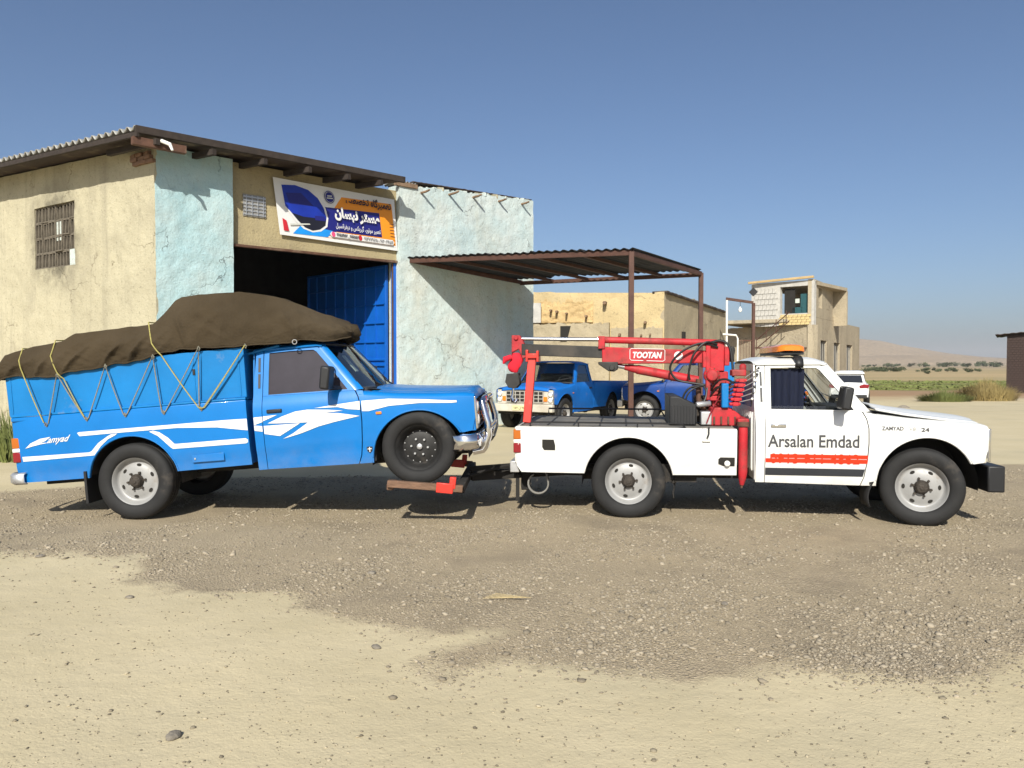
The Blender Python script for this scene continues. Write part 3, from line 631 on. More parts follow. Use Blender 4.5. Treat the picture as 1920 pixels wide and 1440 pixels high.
# ---------------------------------------------------------------- carport of steel posts and sheets
C1, C2 = fw(0, 3.99, .01), fw(3.5, 3.73, .01); CP = Vector((2.361, 15.36, 3.775)); CQ = Vector((4.516, 18.54, 3.73))
def cp(u, v, dz=0.): return C1*(1-u)*(1-v)+CP*u*(1-v)+C2*(1-u)*v+CQ*u*v+Vector((0, 0, dz))   # u outwards, v along the wall
carport = empty('carport', (CP.x, CP.y, 0), (0, 0, 0), 'open carport roof of dark corrugated sheets on brown steel posts', 'carport')
CI = Vector((CP.x, CP.y, 0))
def cb(mb, name, m, parent=None, bevel=0): mb.v = [tuple(Vector(p)-CI) for p in mb.v]; return mb.build(name, m, parent or carport, bevel)
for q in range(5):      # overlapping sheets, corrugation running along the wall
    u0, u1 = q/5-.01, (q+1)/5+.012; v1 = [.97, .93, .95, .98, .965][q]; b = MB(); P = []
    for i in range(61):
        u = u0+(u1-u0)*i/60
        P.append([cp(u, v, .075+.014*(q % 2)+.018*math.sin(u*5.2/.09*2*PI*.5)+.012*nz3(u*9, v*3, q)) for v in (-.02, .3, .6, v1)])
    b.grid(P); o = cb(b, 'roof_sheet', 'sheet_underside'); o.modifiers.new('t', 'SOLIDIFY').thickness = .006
for (a, c) in ((cp(0, 0), cp(1, 0)), (cp(1, 0), cp(1, 1)), (cp(0, 1, -.02), cp(1, 1, -.02)), (cp(0.01, 0), cp(.01, 1))):
    b = MB(); b.bar(a, c, .06, .1); cb(b, 'edge_beam', 'brown_steel', None, .004)
for u in (.2, .4, .6, .8):
    b = MB(); b.bar(cp(u, 0.01, .0), cp(u, 1, .0), .05, .07); cb(b, 'rafter', 'brown_steel', None, .004)
for p in (CP, CQ):
    z = float(gz(p.x, p.y)); b = MB(); b.bx(p.x-.05, p.x+.05, p.y-.05, p.y+.05, z-.05, p.z+.02); cb(b, 'post', 'brown_steel', None, .006)

# ---------------------------------------------------------------- buildings beyond the yard
def walls(name, pts, z0, z1, m, parent, org, th=.4, amp=.05, seed=0., top=None):
    """a run of wall along a 2D polyline"""
    b = MB()
    for (a, c) in zip(pts[:-1], pts[1:]):
        a, c = Vector((*a, 0)), Vector((*c, 0)); d = (c-a); ln = d.length; d.normalize(); n = Vector((d.y, -d.x, 0))
        q = slab(lambda u, z, o: a+d*u+n*o+Vector((0, 0, z))-org, 0, ln, z0, z1, th, max(12, int(ln*5)), max(8, int((z1-z0)*5)), amp, seed, ragged=.06 if top is None else .1, top=top); b.add(q.v, q.f)
    return b.build(name, m, parent)
def ray(px, Y): return Vector(((px-960)/1450*Y, Y, 0))
AO = ray(1245, 30.5)
adobe = empty('adobe_house', tuple(AO), (0, 0, 0), 'low mud plastered adobe house with eroded parapet behind the carport', 'building')
A0 = ray(985, 32.); A1 = ray(1245, 30.5); A2 = ray(1362, 39)
def on(a, c, s): return a+(c-a)*s
L1 = (A1-A0).length
walls('wall', [A0.xy, A1.xy], -.7, 4.3, 'adobe', adobe, AO, top=([0, L1*.2, L1*.45, L1*.62, L1], [4.55, 4.5, 4.25, 4.2, 4.4]), amp=.07)
d1 = (A1-A0).normalized(); n1 = Vector((d1.y, -d1.x, 0))
b = slab(lambda u, z, o: A0+d1*u+n1*(o+.25)+Vector((0, 0, z))-AO, 0, L1*.62, -.7, 3.2, .25, 80, 40, .06, 2., ragged=.13); b.build('wall_buttress', 'adobe_grey', adobe)
b = slab(lambda u, z, o: A0+d1*u+n1*(o+.12)+Vector((0, 0, z))-AO, L1*.63, L1*.99, -.7, 3.0, .12, 60, 40, .05, 6., ragged=.12); b.build('wall_buttress', 'adobe_grey', adobe)
b = slab(lambda u, z, o: A0+d1*u+n1*(o+.06)+Vector((0, 0, z))-AO, L1*.1, L1*.5, 3.25, 4.1, .1, 60, 30, .08, 9., ragged=.25); b.build('eroded_plaster', 'adobe_orange', adobe)
walls('wall', [A1.xy, A2.xy], -.7, 4.25, 'adobe_grey', adobe, AO, amp=.03, seed=3., top=([0, 4, 9.3, 14], [4.42, 4.4, 4.15, 4.1]))
d2 = (A2-A1).normalized(); n2 = Vector((d2.y, -d2.x, 0))
b = MB(); P = [[A1+d2*(9.2*i/40)+n2*o+Vector((0, 0, 4.45-.028*9.2*i/40+.03*nz3(i*.7, o, 0)))-AO for o in (-.5, .12)] for i in range(41)]; b.grid(P); o = b.build('roof_edge', 'roof_sheet', adobe); o.modifiers.new('t', 'SOLIDIFY').thickness = .09
def patch(o_, a, d, n, u, z, w, h, off, name, m, parent, taper=0.):
    b = MB(); b.prism([(-w/2, h/2), (w/2, h/2), (w/2-taper, -h/2), (-w/2, -h/2)], lambda x, y, t: a+d*(u+x)+n*(off+t)+Vector((0, 0, z+y))-o_, -.05, .03); return b.build(name, m, parent)
patch(AO, A0, d1, n1, 1.75, 2.8, .42, .6, .30, 'window', 'dark_hole', adobe, .16)
patch(AO, A0, d1, n1, .55, 3.65, .36, .8, .3, 'block_pillar', 'concrete_block', adobe)
for (u, z, s) in ((1.1, 3.75, .09), (1.35, 3.7, .1), (1.75, 3.62, .08), (3.3, 4.02, .14), (2.55, 3.5, .09), (4.9, 3.22, .1), (3.9, 2.75, .1), (4.3, 2.76, .09), (4.75, 2.72, .07), (5.1, 2.74, .06)):
    b = MB(); p = A0+d1*u+n1*.1+Vector((0, 0, z))-AO; b.tube([p-n1*.2, p+n1*.32+Vector((.03, 0, -.02))], [s*.7, s*.5], 7); b.build('pole_end', 'stub_wood', adobe)
patch(AO, A1, d2, n2, 2.4, 2.7, .3, .45, .06, 'window', 'dark_hole', adobe)

RO = ray(1525, 45)
ruin = empty('ruined_house', tuple(RO), (0, 0, 0), 'two storey unfinished house with bare upper room and dark windows', 'building')
r0 = ray(1360, 50); r1 = ray(1408, 47.5); r2 = ray(1525, 45); rd = Vector((.547, .837, 0)).normalized(); r3 = r2+rd*15.5; r4 = r2+rd*8.2
dl = (r2-r1).normalized(); nl = Vector((dl.y, -dl.x, 0)); nr = Vector((rd.y, -rd.x, 0)); LL = (r2-r1).length
walls('wall', [r0.xy, r2.xy], -.8, 3.85, 'ruin_plaster', ruin, RO, amp=.04, seed=2.)
def holed(a, d, n, u0, u1, z0, z1, holes, m, name, th=.35):
    """a wall sheet with rectangular openings, built from strips"""
    b = MB(); us = sorted({u0, u1, *[h[0] for h in holes], *[h[1] for h in holes]})
    for ua, ub in zip(us[:-1], us[1:]):
        segs = [(z0, z1)]
        for (h0, h1, za, zb) in holes:
            if ua >= h0-1e-6 and ub <= h1+1e-6: segs = [q for s in segs for q in ((s[0], za), (zb, s[1])) if za > s[0] and zb < s[1]] or segs
        for za, zb in segs: b.obox(a+d*((ua+ub)/2)+n*(-th/2)+Vector((0, 0, (za+zb)/2))-RO, d*((ub-ua)/2), n*(th/2), Vector((0, 0, (zb-za)/2)))
    return b.build(name, m, ruin)
RW = [(1.9, 3.7, .9, 3.0), (5.9, 7.9, .9, 2.95), (10.4, 12.6, .9, 2.9)]
holed(r2, rd, nr, .02, 15.5, -.8, 4.3, RW, 'ruin_plaster', 'wall')
holed(r2, rd, nr, .02, 8.2, 4.31, 6.5, [(1.2, 2.2, 4.9, 6.1), (5.4, 6.5, 4.6, 6.2)], 'ruin_plaster', 'wall')
holed(r1, dl, nl, 0, LL, 3.86, 6.45, [(LL*.47, LL*.95, 4.55, 6.15)], 'concrete_block', 'wall')
for i in range(8):
    for j in range(7):
        x0 = .25+i*.24+(j % 2)*.1; z = 3.98+j*.33
        if x0 > LL*.44: continue
        if i == 0 and j == 0:
            b = MB(); b.obox((0, 0, 0), dl*.11, nl*.03, Vector((0, 0, .15))); ob = b.build('block', 'concrete_block', ruin, .01)
        else: ob = bpy.data.objects.new('block', ob.data); COL.objects.link(ob); ob.parent = ruin
        ob.location = r1+dl*x0+nl*(.01+.015*random.random())+Vector((0, 0, z))-RO
for i in range(7):
    for j in range(4):
        x0 = LL*.49+i*.26+(j % 2)*.08; 
        if i == 0 and j == 0:
            b = MB(); b.obox((0, 0, 0), dl*.115, nl*.03, Vector((0, 0, .07))); ob = b.build('brick', 'yellow_brick', ruin, .008)
        else: ob = bpy.data.objects.new('brick', ob.data); COL.objects.link(ob); ob.parent = ruin
        ob.location = r1+dl*x0+nl*(.02+.015*random.random())+Vector((0, 0, 3.95+j*.155))-RO
for (u, z, h) in ((2.8, 1.95, 2.1), (6.9, 1.92, 2.), (11.5, 1.9, 2.)):
    b = MB(); b.obox(r2+rd*u+nr*-.3+Vector((0, 0, z))-RO, rd*1.1, nr*.02, Vector((0, 0, h/2))); w = b.build('window', 'dark_hole', ruin)
    for i in range(4):
        b = MB(); b.obox(r2+rd*(u-.75+.5*i)+nr*-.12+Vector((0, 0, z))-RO, rd*.02, nr*.02, Vector((0, 0, h/2))); b.build('window_bar', 'mesh_grey', w)
b = MB(); b.bx(-.1, .1, -.1, .1, -.1, .1)
for (u, w_, z, h, m, nm) in ((LL*.6, .32, 5.3, 1.5, 'dark_hole', 'curtain'), (LL*.85, .3, 5.1, 1.2, 'teal_cloth', 'curtain'), (LL*.72, .3, 4.75, .35, 'teal_cloth', 'curtain'), (LL*.72, .12, 5.3, .25, 'paper', 'board')):
    b = MB(); b.obox(r1+dl*u+nl*-.25+Vector((0, 0, z))-RO, dl*w_, nl*.02, Vector((0, 0, h/2))); b.build(nm, m, ruin)
b = MB()    # inner dark room and floor slabs
b.obox((r1+r2)/2+nl*-3.+Vector((0, 0, 6.3))-RO, dl*LL/2, nl*2.8, Vector((0, 0, .1))); b.obox((r1+r2)/2+nl*-5.8+Vector((0, 0, 5.1))-RO, dl*LL/2, nl*.1, Vector((0, 0, 1.1))); b.build('roof_slab', 'ruin_plaster', ruin)
b = MB(); b.obox(r2+rd*7.75+nr*-3.+Vector((0, 0, 4.15))-RO, rd*7.6, nr*2.8, Vector((0, 0, .1))); b.obox(r2+rd*15.4+nr*-3+Vector((0, 0, 1.8))-RO, rd*.1, nr*3, Vector((0, 0, 2.5))); b.build('roof_slab', 'ruin_plaster', ruin)
b = MB(); b.bar(r1+nl*.25+dl*(-.1)+Vector((0, 0, 6.5))-RO, r2+nl*.1+Vector((0, 0, 6.62))-RO, .16, .14); b.build('parapet', 'adobe_orange', ruin, .02)
b = MB(); b.tube([r1+dl*.6+nl*.6+Vector((0, 0, 3.0))-RO, r1+dl*2.6+nl*.6+Vector((0, 0, 4.6))-RO], .03, 6)
b.tube([r1+dl*.6+nl*.6+Vector((0, 0, 2.5))-RO, r1+dl*2.6+nl*.6+Vector((0, 0, 4.1))-RO], .03, 6)
for i in range(4): b.tube([r1+dl*(.6+.6*i)+nl*.6+Vector((0, 0, 2.4+.5*i))-RO, r1+dl*(.6+.6*i)+nl*.6+Vector((0, 0, 3.2+.5*i))-RO], .025, 6)
b.build('stair_rail', 'brown_steel', ruin)
b = MB(); b.tube([r1+dl*.3+nl*.05+Vector((0, 0, 2.55))-RO, r2+dl*-.4+nl*.05+Vector((0, 0, 2.5))-RO], .05, 6); b.build('pipe', 'rusty_steel', ruin)

gp = ray(1362, 36); ge = ray(1411, 36)
pole = empty('lamp_post', tuple(gp), (0, 0, 0), 'white pole with a brown arm and a bare hanging bulb over the yard gate', 'lamp post')
b = MB(); b.tube([(0, 0, -.6), (0, 0, 4.58)], .05, 8); b.build('pole', 'pole_white', pole)
b = MB(); b.bar((-.04, 0, 4.6), ((ge-gp).x, 0, 4.42), .1, .12); b.build('arm', 'brown_steel', pole)
b = MB(); b.tube([(.62, 0, 4.5), (.62, 0, 4.2)], .012, 5); b.build('cord', 'black_plastic', pole)
b = MB(); b.lathe([(0, -.1), (.05, -.08), (.085, -.01), (.08, .05), (.035, .1), (.03, .16), (.001, .17)], (.62, 0, 4.07), (0, 0, 1), 12); b.build('bulb', 'bulb', pole)
gate = empty('yard_gate', tuple(gp), (0, 0, 0), 'rusty barred yard gate between a white and a brown post', 'gate')
b = MB(); b.bar(((ge-gp).x+.02, 0, -.6), ((ge-gp).x+.02, 0, 4.4), .13, .13); b.build('post', 'brown_steel', gate)
b = MB(); b.tube([(.5, -.05, -.6), (.5, -.05, 2.75), (.42, -.05, 2.9), (-.2, -.05, 2.95)], .045, 8); b.build('post', 'pole_white', gate)
for i in range(9):
    b = MB(); b.bar((.58+.07*i, 0, -.3), (.58+.07*i, 0, 2.7), .02, .02); b.build('bar', 'rusty_steel', gate)
for z in (.2, 1.4, 2.66):
    b = MB(); b.bar((.5, .02, z), (1.2, .02, z), .03, .05); b.build('rail', 'rusty_steel', gate)
b = MB(); b.obox(ge-gp+Vector((-.03, -.12, 4.9)), (.1, 0, .1), (0, .05, 0), (-.1, 0, .1)); b.build('floodlight', 'black_plastic', pole)

HO = ray(1887, 54)
hut = empty('brick_hut', tuple(HO), (0, 0, -R(33)), 'dark brown brick hut with thin sheet roof at the right edge', 'building')
b = MB(); b.bx(0, 7, 0, 6, -.8, 3.55); b.build('wall', 'dark_brick', hut)
for j in range(24):
    for i in range(9):
        if i == 0 and j == 0: q = MB(); q.bx(-.1, .1, -.02, .01, -.065, .065); ob = q.build('brick', 'dark_brick', hut)
        else: ob = bpy.data.objects.new('brick', ob.data); COL.objects.link(ob); ob.parent = hut
        ob.location = (.12+i*.225+(j % 2)*.1, -.012, -.5+j*.165)
b = MB(); P = [[(-.7+8.2*i/60, y, 3.62+.09*i/60*8.2+.02*math.sin(i*1.9)) for y in (-.4, 6.4)] for i in range(61)]; b.grid(P); o = b.build('roof', 'roof_sheet', hut); o.modifiers.new('t', 'SOLIDIFY').thickness = .04
b = MB(); b.bx(.0, 7, .05, .25, 3.55, 3.7); b.build('roof_beam', 'roof_timber', hut)

# ---------------------------------------------------------------- pickup trucks
ZW = ([.30, .40, .50, .562, .576, .70, .85, .95, 1.02, 1.07, 1.115, 1.2, 1.56, 1.62], [.782, .797, .808, .812, .823, .83, .835, .833, .824, .808, .785, .765, .665, .64])
def HW(x, z):
    w = float(np.interp(z, *ZW))
    if x > 2.7: w -= .055*((x-2.7)/.75)**2
    return w
def bed_hw(top):
    zz = [.3, .45, .562, .576, .7, .9, top-.05, top]; ww = [.786, .804, .812, .823, .83, .835, .835, .83]
    return lambda x, z: float(np.interp(z, zz, ww))-(.03*max(0, (-.95-x)/.22)**2)
def arc(cx, cz, r, a0, a1, n=18): return [(cx+r*math.cos(R(a0+(a1-a0)*i/n)), cz+r*math.sin(R(a0+(a1-a0)*i/n))) for i in range(n+1)]
def panel(name, outline, m, parent, side, hw=HW, thick=.025, off=0., xc=.12, zc=.05, bevel=0., hole=None):
    bm = bmesh.new()
    if hole is None: bm.faces.new([bm.verts.new((x, 0, z)) for x, z in outline])
    else:
        n = len(outline); a = [bm.verts.new((x, 0, z)) for x, z in outline]; c = [bm.verts.new((x, 0, z)) for x, z in hole]
        for i in range(n): bm.faces.new((a[i], a[(i+1) % n], c[(i+1) % n], c[i]))
    xs_ = [p[0] for p in outline]; zs_ = [p[1] for p in outline]
    for lo, hi, st, no in ((min(xs_), max(xs_), xc, (1, 0, 0)), (min(zs_), max(zs_), zc, (0, 0, 1))):
        c = math.ceil(lo/st)*st
        while c < hi-1e-4:
            if c > lo+1e-4: bmesh.ops.bisect_plane(bm, geom=bm.verts[:]+bm.edges[:]+bm.faces[:], plane_co=(c*no[0], 0, c*no[2]), plane_no=no)
            c += st
    for v in bm.verts: v.co.y = side*(hw(v.co.x, v.co.z)+off)
    if thick:
        e = [q for q in bm.edges if q.is_boundary]; ret = bmesh.ops.extrude_edge_only(bm, edges=e)
        for v in [g for g in ret['geom'] if isinstance(g, bmesh.types.BMVert)]: v.co.y -= side*thick
    bmesh.ops.recalc_face_normals(bm, faces=bm.faces)
    me = bpy.data.meshes.new(name); bm.to_mesh(me); bm.free()
    return link(name, me, m, parent, bevel)
TYRE = [(r_, h_*1.1) for r_, h_ in [(.232, .06), (.236, .085), (.26, .1), (.30, .108), (.335, .106), (.358, .096), (.371, .084), (.377, .07), (.378, .05), (.368, .048), (.368, .038), (.378, .036),
        (.379, .012), (.369, .01), (.369, -.01), (.379, -.012), (.378, -.036), (.368, -.038), (.368, -.048), (.378, -.05), (.377, -.07), (.37, -.085), (.335, -.105), (.29, -.106), (.236, -.085), (.232, -.06), (.232, .06)]]
WCACHE = {}
def wheel(parent, x, y, z, side, style='light', steer=0., spin=0.):
    key = style
    if key not in WCACHE:
        b = MB(); b.lathe(TYRE, n=48, closed=True)
        for rr in (.275, .322, .347): b.tube([(rr*math.cos(2*PI*i/48), -.1085+abs(rr-.312)*.06, rr*math.sin(2*PI*i/48)) for i in range(48)], .0022, 5, closed=True)
        tyre = b.build('wheel', 'rubber', None, smooth=50)
        b = MB(); rimm = 'rim_silver'
        if style == 'light':
            b.lathe([(.232, .058), (.240, .088), (.236, .092), (.226, .085), (.214, .05), (.2, .03), (.185, .026), (.16, .036), (.1, .05), (.07, .05), (.0001, .05)], n=40)
        else:
            rimm = 'rim_dark'; b.lathe([(.232, .058), (.240, .086), (.234, .09), (.222, .08), (.2, .06), (.186, .0), (.17, -.012), (.155, -.008), (.13, .0), (.08, .004), (.0001, .004)], n=40)
        rim = b.build('rim', rimm, tyre, smooth=50); WCACHE[key] = [tyre, rim]
        b = MB()
        if style == 'light':
            b.lathe([(.068, .048), (.07, .06), (.062, .075), (.056, .1), (.044, .112), (.02, .115), (.02, .121), (.0001, .121)], n=20)
            for i in range(6):
                a = 2*PI*i/6+.2; b.cyl((.088*math.cos(a), -.045, .088*math.sin(a)), (.088*math.cos(a), -.078, .088*math.sin(a)), .011, 7)
                b.bar((.06*math.cos(a), -.06, .06*math.sin(a)), (.09*math.cos(a), -.06, .09*math.sin(a)), .016, .014, (0, 1, 0))
            WCACHE[key].append(b.build('hub', 'hub_grease', tyre, smooth=30))
            b = MB()
            for i in range(6):
                a = 2*PI*i/6+.45; c = Vector((.158*math.cos(a), -.0385, .158*math.sin(a))); t = Vector((-math.sin(a), 0, math.cos(a))); r_ = Vector((math.cos(a), 0, math.sin(a)))
                n = 12; vs = [c+t*.024*math.cos(2*PI*j/n)+r_*.015*math.sin(2*PI*j/n)-Vector((0, .0015, 0)) for j in range(n)]; b.add(vs+[v+Vector((0, .006, 0)) for v in vs], [tuple(range(n))]+[(j, (j+1) % n, n+(j+1) % n, n+j) for j in range(n)])
            WCACHE[key].append(b.build('vent_hole', 'dark_hole', tyre, smooth=0)); WCACHE[key][-1]['kind'] = 'stuff'
        else:
            b.lathe([(.03, .0), (.028, .03), (.016, .036), (.0001, .036)], n=14)
            WCACHE[key].append(b.build('hub', 'galvanised', tyre, smooth=40)); b = MB()
            for i in range(6): a = 2*PI*i/6+.3; b.cyl((.085*math.cos(a), .0, .085*math.sin(a)), (.085*math.cos(a), -.03, .085*math.sin(a)), .011, 6)
            for i in range(14): a = 2*PI*i/14; b.cyl((.16*math.cos(a), .012, .16*math.sin(a)), (.16*math.cos(a), .002, .16*math.sin(a)), .006, 6)
            WCACHE[key].append(b.build('lug_nut', 'galvanised', tyre, smooth=40)); WCACHE[key][-1]['kind'] = 'stuff'
        t0 = WCACHE[key][0]; first = True
    else: first = False
    t0 = WCACHE[key][0]
    if first: o = t0; o.parent = parent
    else: o = copy_tree(t0, parent)
    o.location = (x, y, z); o.rotation_euler = (0, spin, (0 if side < 0 else PI)+steer)
    return o
def pickup(name, label, cat, group, loc, rot, paint, bed, fw_z=.378, rw_z=.378, steer=0., front='classic', front_wheel='light', side_glass='glass', rail=True, hood_gap=0., grille_m='mud_grille', mirror=True, open_window=False):
    T = empty(name, loc, rot, label, cat, group); x0, x1, zb, zt = bed
    for s in (-1, 1):
        nm = 'right' if s < 0 else 'left'
        # cab corner post with vents
        panel('cab_corner', [(1.262, .40), (1.348, .40), (1.348, .9), (1.352, 1.1), (1.362, 1.575), (1.29, 1.575), (1.262, 1.1)], paint, T, s)
        cpz = MB()
        for k, (za, zc_) in enumerate(((1.2, 1.34), (1.36, 1.5))):
            cpz.add([(x, s*(HW(1.32, z)+o), z) for o in (.001, .006) for x in (1.312, 1.334) for z in (za, zc_)], [(0, 1, 3, 2), (4, 6, 7, 5), (0, 4, 5, 1), (2, 3, 7, 6), (0, 2, 6, 4), (1, 5, 7, 3)])
        cpz.build('vent', 'black_plastic', T, smooth=0)['kind'] = 'stuff'
        door = panel('door', [(1.354, .40), (2.252, .387), (2.285, .47), (2.308, .62), (2.32, .80), (2.318, .95), (2.30, 1.04), (2.268, 1.105), (1.358, 1.118), (1.354, .9)], paint, T, s)
        o_ = [(1.358, 1.12), (1.364, 1.35), (1.37, 1.573), (1.62, 1.578), (1.885, 1.572), (1.93, 1.545), (2.1, 1.335), (2.27, 1.107)]
        i_ = [(1.412, 1.128), (1.415, 1.35), (1.42, 1.54), (1.62, 1.545), (1.862, 1.54), (1.895, 1.518), (2.05, 1.325), (2.2, 1.122)]
        panel('window_frame', o_, paint, door, s, hole=i_, thick=.03, xc=9, zc=9)
        panel('window_seal', [(x, z) for x, z in i_], 'black_plastic', door, s, hole=[(x*.985+.026, z*.98+.027) for x, z in i_], thick=.012, off=-.008, xc=9, zc=9)
        panel('window_glass', i_ if not (open_window and s < 0) else [(1.415, 1.122), (1.415, 1.16), (2.17, 1.16), (2.2, 1.122)], side_glass, door, s, thick=0, off=-.014, xc=.2, zc=.2)
        hw_ = HW(1.48, .965); b = MB(); b.bx(1.40, 1.55, min(s*(hw_-.01), s*(hw_+.018)), max(s*(hw_-.01), s*(hw_+.018)), .95, .985)
        b.build('handle', 'black_plastic' if paint != 'white_paint' else 'chrome', door, .008)
        # A pillar
        P = []
        for i in range(7):
            t = i/6; z = 1.108+(1.585-1.108)*t; xo = 2.276+(1.9-2.276)*t**.96; xi = 2.352+(1.968-2.352)*t; w = HW(1.5, z)
            P.append([(xo, s*w, z), ((xo+xi)/2+.01, s*(w-.006), z+.004), (xi, s*(w-.03), z+.006), (xi-.01, s*(w-.06), z)])
        b = MB(); b.grid(P); b.build('windscreen_pillar', paint, T)
        # front wing with wheel arch
        am = arc(2.86, .41, .456, 178, 27, 22)
        panel('front_wing', [(2.262, .387), (2.402, .387)]+am+[(3.30, .615), (3.39, .628), (3.425, .75), (3.44, .93), (3.42, .962), (3.1, .975), (2.7, 1.008), (2.36, 1.052), (2.35, 1.098), (2.281, 1.107), (2.31, 1.045), (2.328, .95), (2.33, .80), (2.318, .62), (2.295, .47)], paint, T, s)
        P = []
        for i in range(15):
            x = 2.31+(3.43-2.31)*i/14; zs = float(np.interp(x, [2.31, 2.36, 2.7, 3.1, 3.42, 3.43], [1.06, 1.052, 1.008, .975, .962, .955])); w = HW(x, zs); dr = .0 if x < 3.38 else -.012*((x-3.38)/.05)
            P.append([(x, s*w, zs), (x, s*(w-.008), zs+.014+dr), (x, s*(w-.025), zs+.028+dr), (x, s*(w-.055), zs+.038+dr), (x, s*(w-.125), zs+.044+dr), (x, s*(w-.128), zs+.02)])
        b = MB(); b.grid(P); b.build('wing_top', paint, T)
        lip = MB(); lip.tube([(x, s*(HW(x, z)+.001), z) for x, z in arc(2.86, .41, .462, 176, 27, 22)], .009, 6); lip.build('arch_lip', paint, T)
        b = MB(); hw_ = HW(2.5, .87); b.bx(2.47, 2.525, min(s*hw_, s*(hw_+.012)), max(s*hw_, s*(hw_+.012)), .857, .882); (b.build('side_marker', 'amber', T, .004) if paint != 'white_paint' else None)
        # bed side
        bh = bed_hw(zt); AR = .452; a0 = math.degrees(math.asin((zb-.38)/AR))
        panel('bed_side', [(x0, zt), (x0-.005, zb+.12), (x0+.015, zb+.06), (x0+.06, zb)]+arc(.01, .38, AR, 180-a0, a0, 24)+[(x1, zb+.01), (x1, zt)], paint, T, s, hw=bh)
        lip = MB(); lip.tube([(x, s*(bh(x, z)+.001), z) for x, z in arc(.01, .38, AR+.006, 178-a0, a0, 24)], .009, 6); lip.build('arch_lip', paint, T)
        b = MB(); w = bh(0, zt); b.bx(x0, x1, min(s*(w-.06), s*(w-.002)), max(s*(w-.06), s*(w-.002)), zt-.03, zt+.012); b.build('bed_rail', paint, T, .01)
        b = MB(); b.bx(x0+.03, x1-.02, min(s*(w-.07), s*(w-.05)), max(s*(w-.07), s*(w-.05)), .872, zt-.02); b.build('bed_inner_side', paint, T)
        # liners hide the wheel wells
        for (cx, cz) in ((2.86, .41), (.01, .38)):
            b = MB(); pr = arc(cx, cz, .475, 186, -6, 14); b.grid([[(x, s*.8, z), (x, s*.35, z)] for x, z in pr]); b.add([(x, s*.36, z) for x, z in pr], [tuple(range(len(pr)))]); b.build('wheel_liner', 'underbody', T)
        # lamps at the tail
        b = MB(); w = bh(x0, .8)
        for (za, zc_, m) in ((.795, .90, 'amber_lens'), (.755, .795, 'white_lens'), (.655, .755, 'red_lens')):
            q = MB(); q.bx(x0-.022, x0+.058, min(s*(w-.1), s*(w+.014)), max(s*(w-.1), s*(w+.014)), za+.001, zc_); q.build('tail_light', m, T, .008)
        if mirror:
            b = MB(); y = s*.98; b.obox((2.06, y, 1.25), (.045, 0, -.01), (0, .1, 0), (.018, 0, .11)); mo = b.build('mirror', 'black_plastic', T, .02)
            b = MB(); b.bar((2.13, s*.79, 1.14), (2.08, s*.9, 1.16), .03, .03); b.bar((2.08, s*.9, 1.3), (2.08, s*.75, 1.33), .015, .015); b.build('mirror_arm', 'black_plastic', mo)
        fwh = wheel(T, 2.85, s*.705, fw_z, s, front_wheel, steer, .4+s); fwh.scale = (.96, 1, .96) if front_wheel == 'dark' else (1, 1, 1); wheel(T, .01, s*.70, rw_z, s, 'light', 0, 1.1+s)
    # roof
    P = []; nx = 12
    for i in range(nx+1):
        t = i/nx; x = 1.255+(1.972-1.255)*t; e = min(1., min(t, 1-t)*5); row = []
        for j in range(21):
            q = -1+2*j/20; yy = .672*math.copysign(abs(q)**.85, q); rr = (1-abs(q)**4.5)
            row.append((x, yy, 1.578+.075*rr*(.45+.55*math.sin(e*PI/2))))
        P.append(row)
    b = MB(); b.grid(P); b.build('roof', paint, T, smooth=60)
    b = MB()
    for s in (-1, 1): b.tube([(1.27, s*.676, 1.575), (1.9, s*.672, 1.58), (1.95, s*.665, 1.57)], .011, 6)
    b.build('drip_rail', paint, T)
    # windscreen, cowl
    P = []
    for i in range(7):
        t = i/6; z = 1.112+(1.585-1.112)*t; xi = 2.352+(1.968-2.352)*t; w = HW(1.5, z)-.035; P.append([(xi-.01+.07*(1-(2*j/10-1)**2), w*(2*j/10-1), z) for j in range(11)])
    b = MB(); b.grid(P); b.build('windscreen', 'glass', T, smooth=60)
    b = MB(); b.tube([P[0][j] for j in range(11)]+[P[i][10] for i in range(1, 7)]+[P[6][j] for j in range(9, -1, -1)]+[P[i][0] for i in range(5, 0, -1)], .012, 6, closed=True); b.build('windscreen_seal', 'black_plastic', T)
    b = MB(); b.grid([[(2.37+.11*i/3+.05*(1-(2*j/8-1)**2)*(1-i/3), .69*(2*j/8-1), 1.108-.012*i/3) for j in range(9)] for i in range(4)]); b.build('cowl', 'black_plastic', T)
    b = MB()
    for yy in (-.28, .3): b.tube([(2.44, yy, 1.13), (2.36, yy+.06, 1.17), (2.25, yy+.42, 1.24)], .007, 5)
    b.build('wiper', 'black_plastic', T)
    # bonnet
    P = []
    for i in range(17):
        t = i/16; x = 2.43+(3.445-2.43)*t; ze = float(np.interp(x, [2.31, 2.36, 2.7, 3.1, 3.42, 3.45], [1.104, 1.096, 1.052, 1.019, 1.0, .985])); row = []
        for j in range(25):
            q = -1+2*j/24; hwid = HW(x, .9)-.14; a = abs(q); ridge = .016*smooth01((.78-a)/.1)
            z = ze+.03*(1-a**2.2)+float(ridge)*(1-.4*t); nose = max(0, (x-3.37)/.075); row.append((x+.03*(1-a*a)*t, q*hwid, z-.055*nose**2+hood_gap*(1-t)))
        P.append(row)
    b = MB(); b.grid(P); o = b.build('bonnet', paint, T, smooth=50); o.modifiers.new('t', 'SOLIDIFY').thickness = .02
    # front end
    b = MB(); b.bx(3.36, 3.425, -.76, .76, .62, .955); b.build('front_panel', paint if front != 'classic' else 'bumper_cream', T, .01)
    b = MB(); b.bx(3.427, 3.437, -.5, .5, .66, .93); g = b.build('grille', 'dark_hole', T)
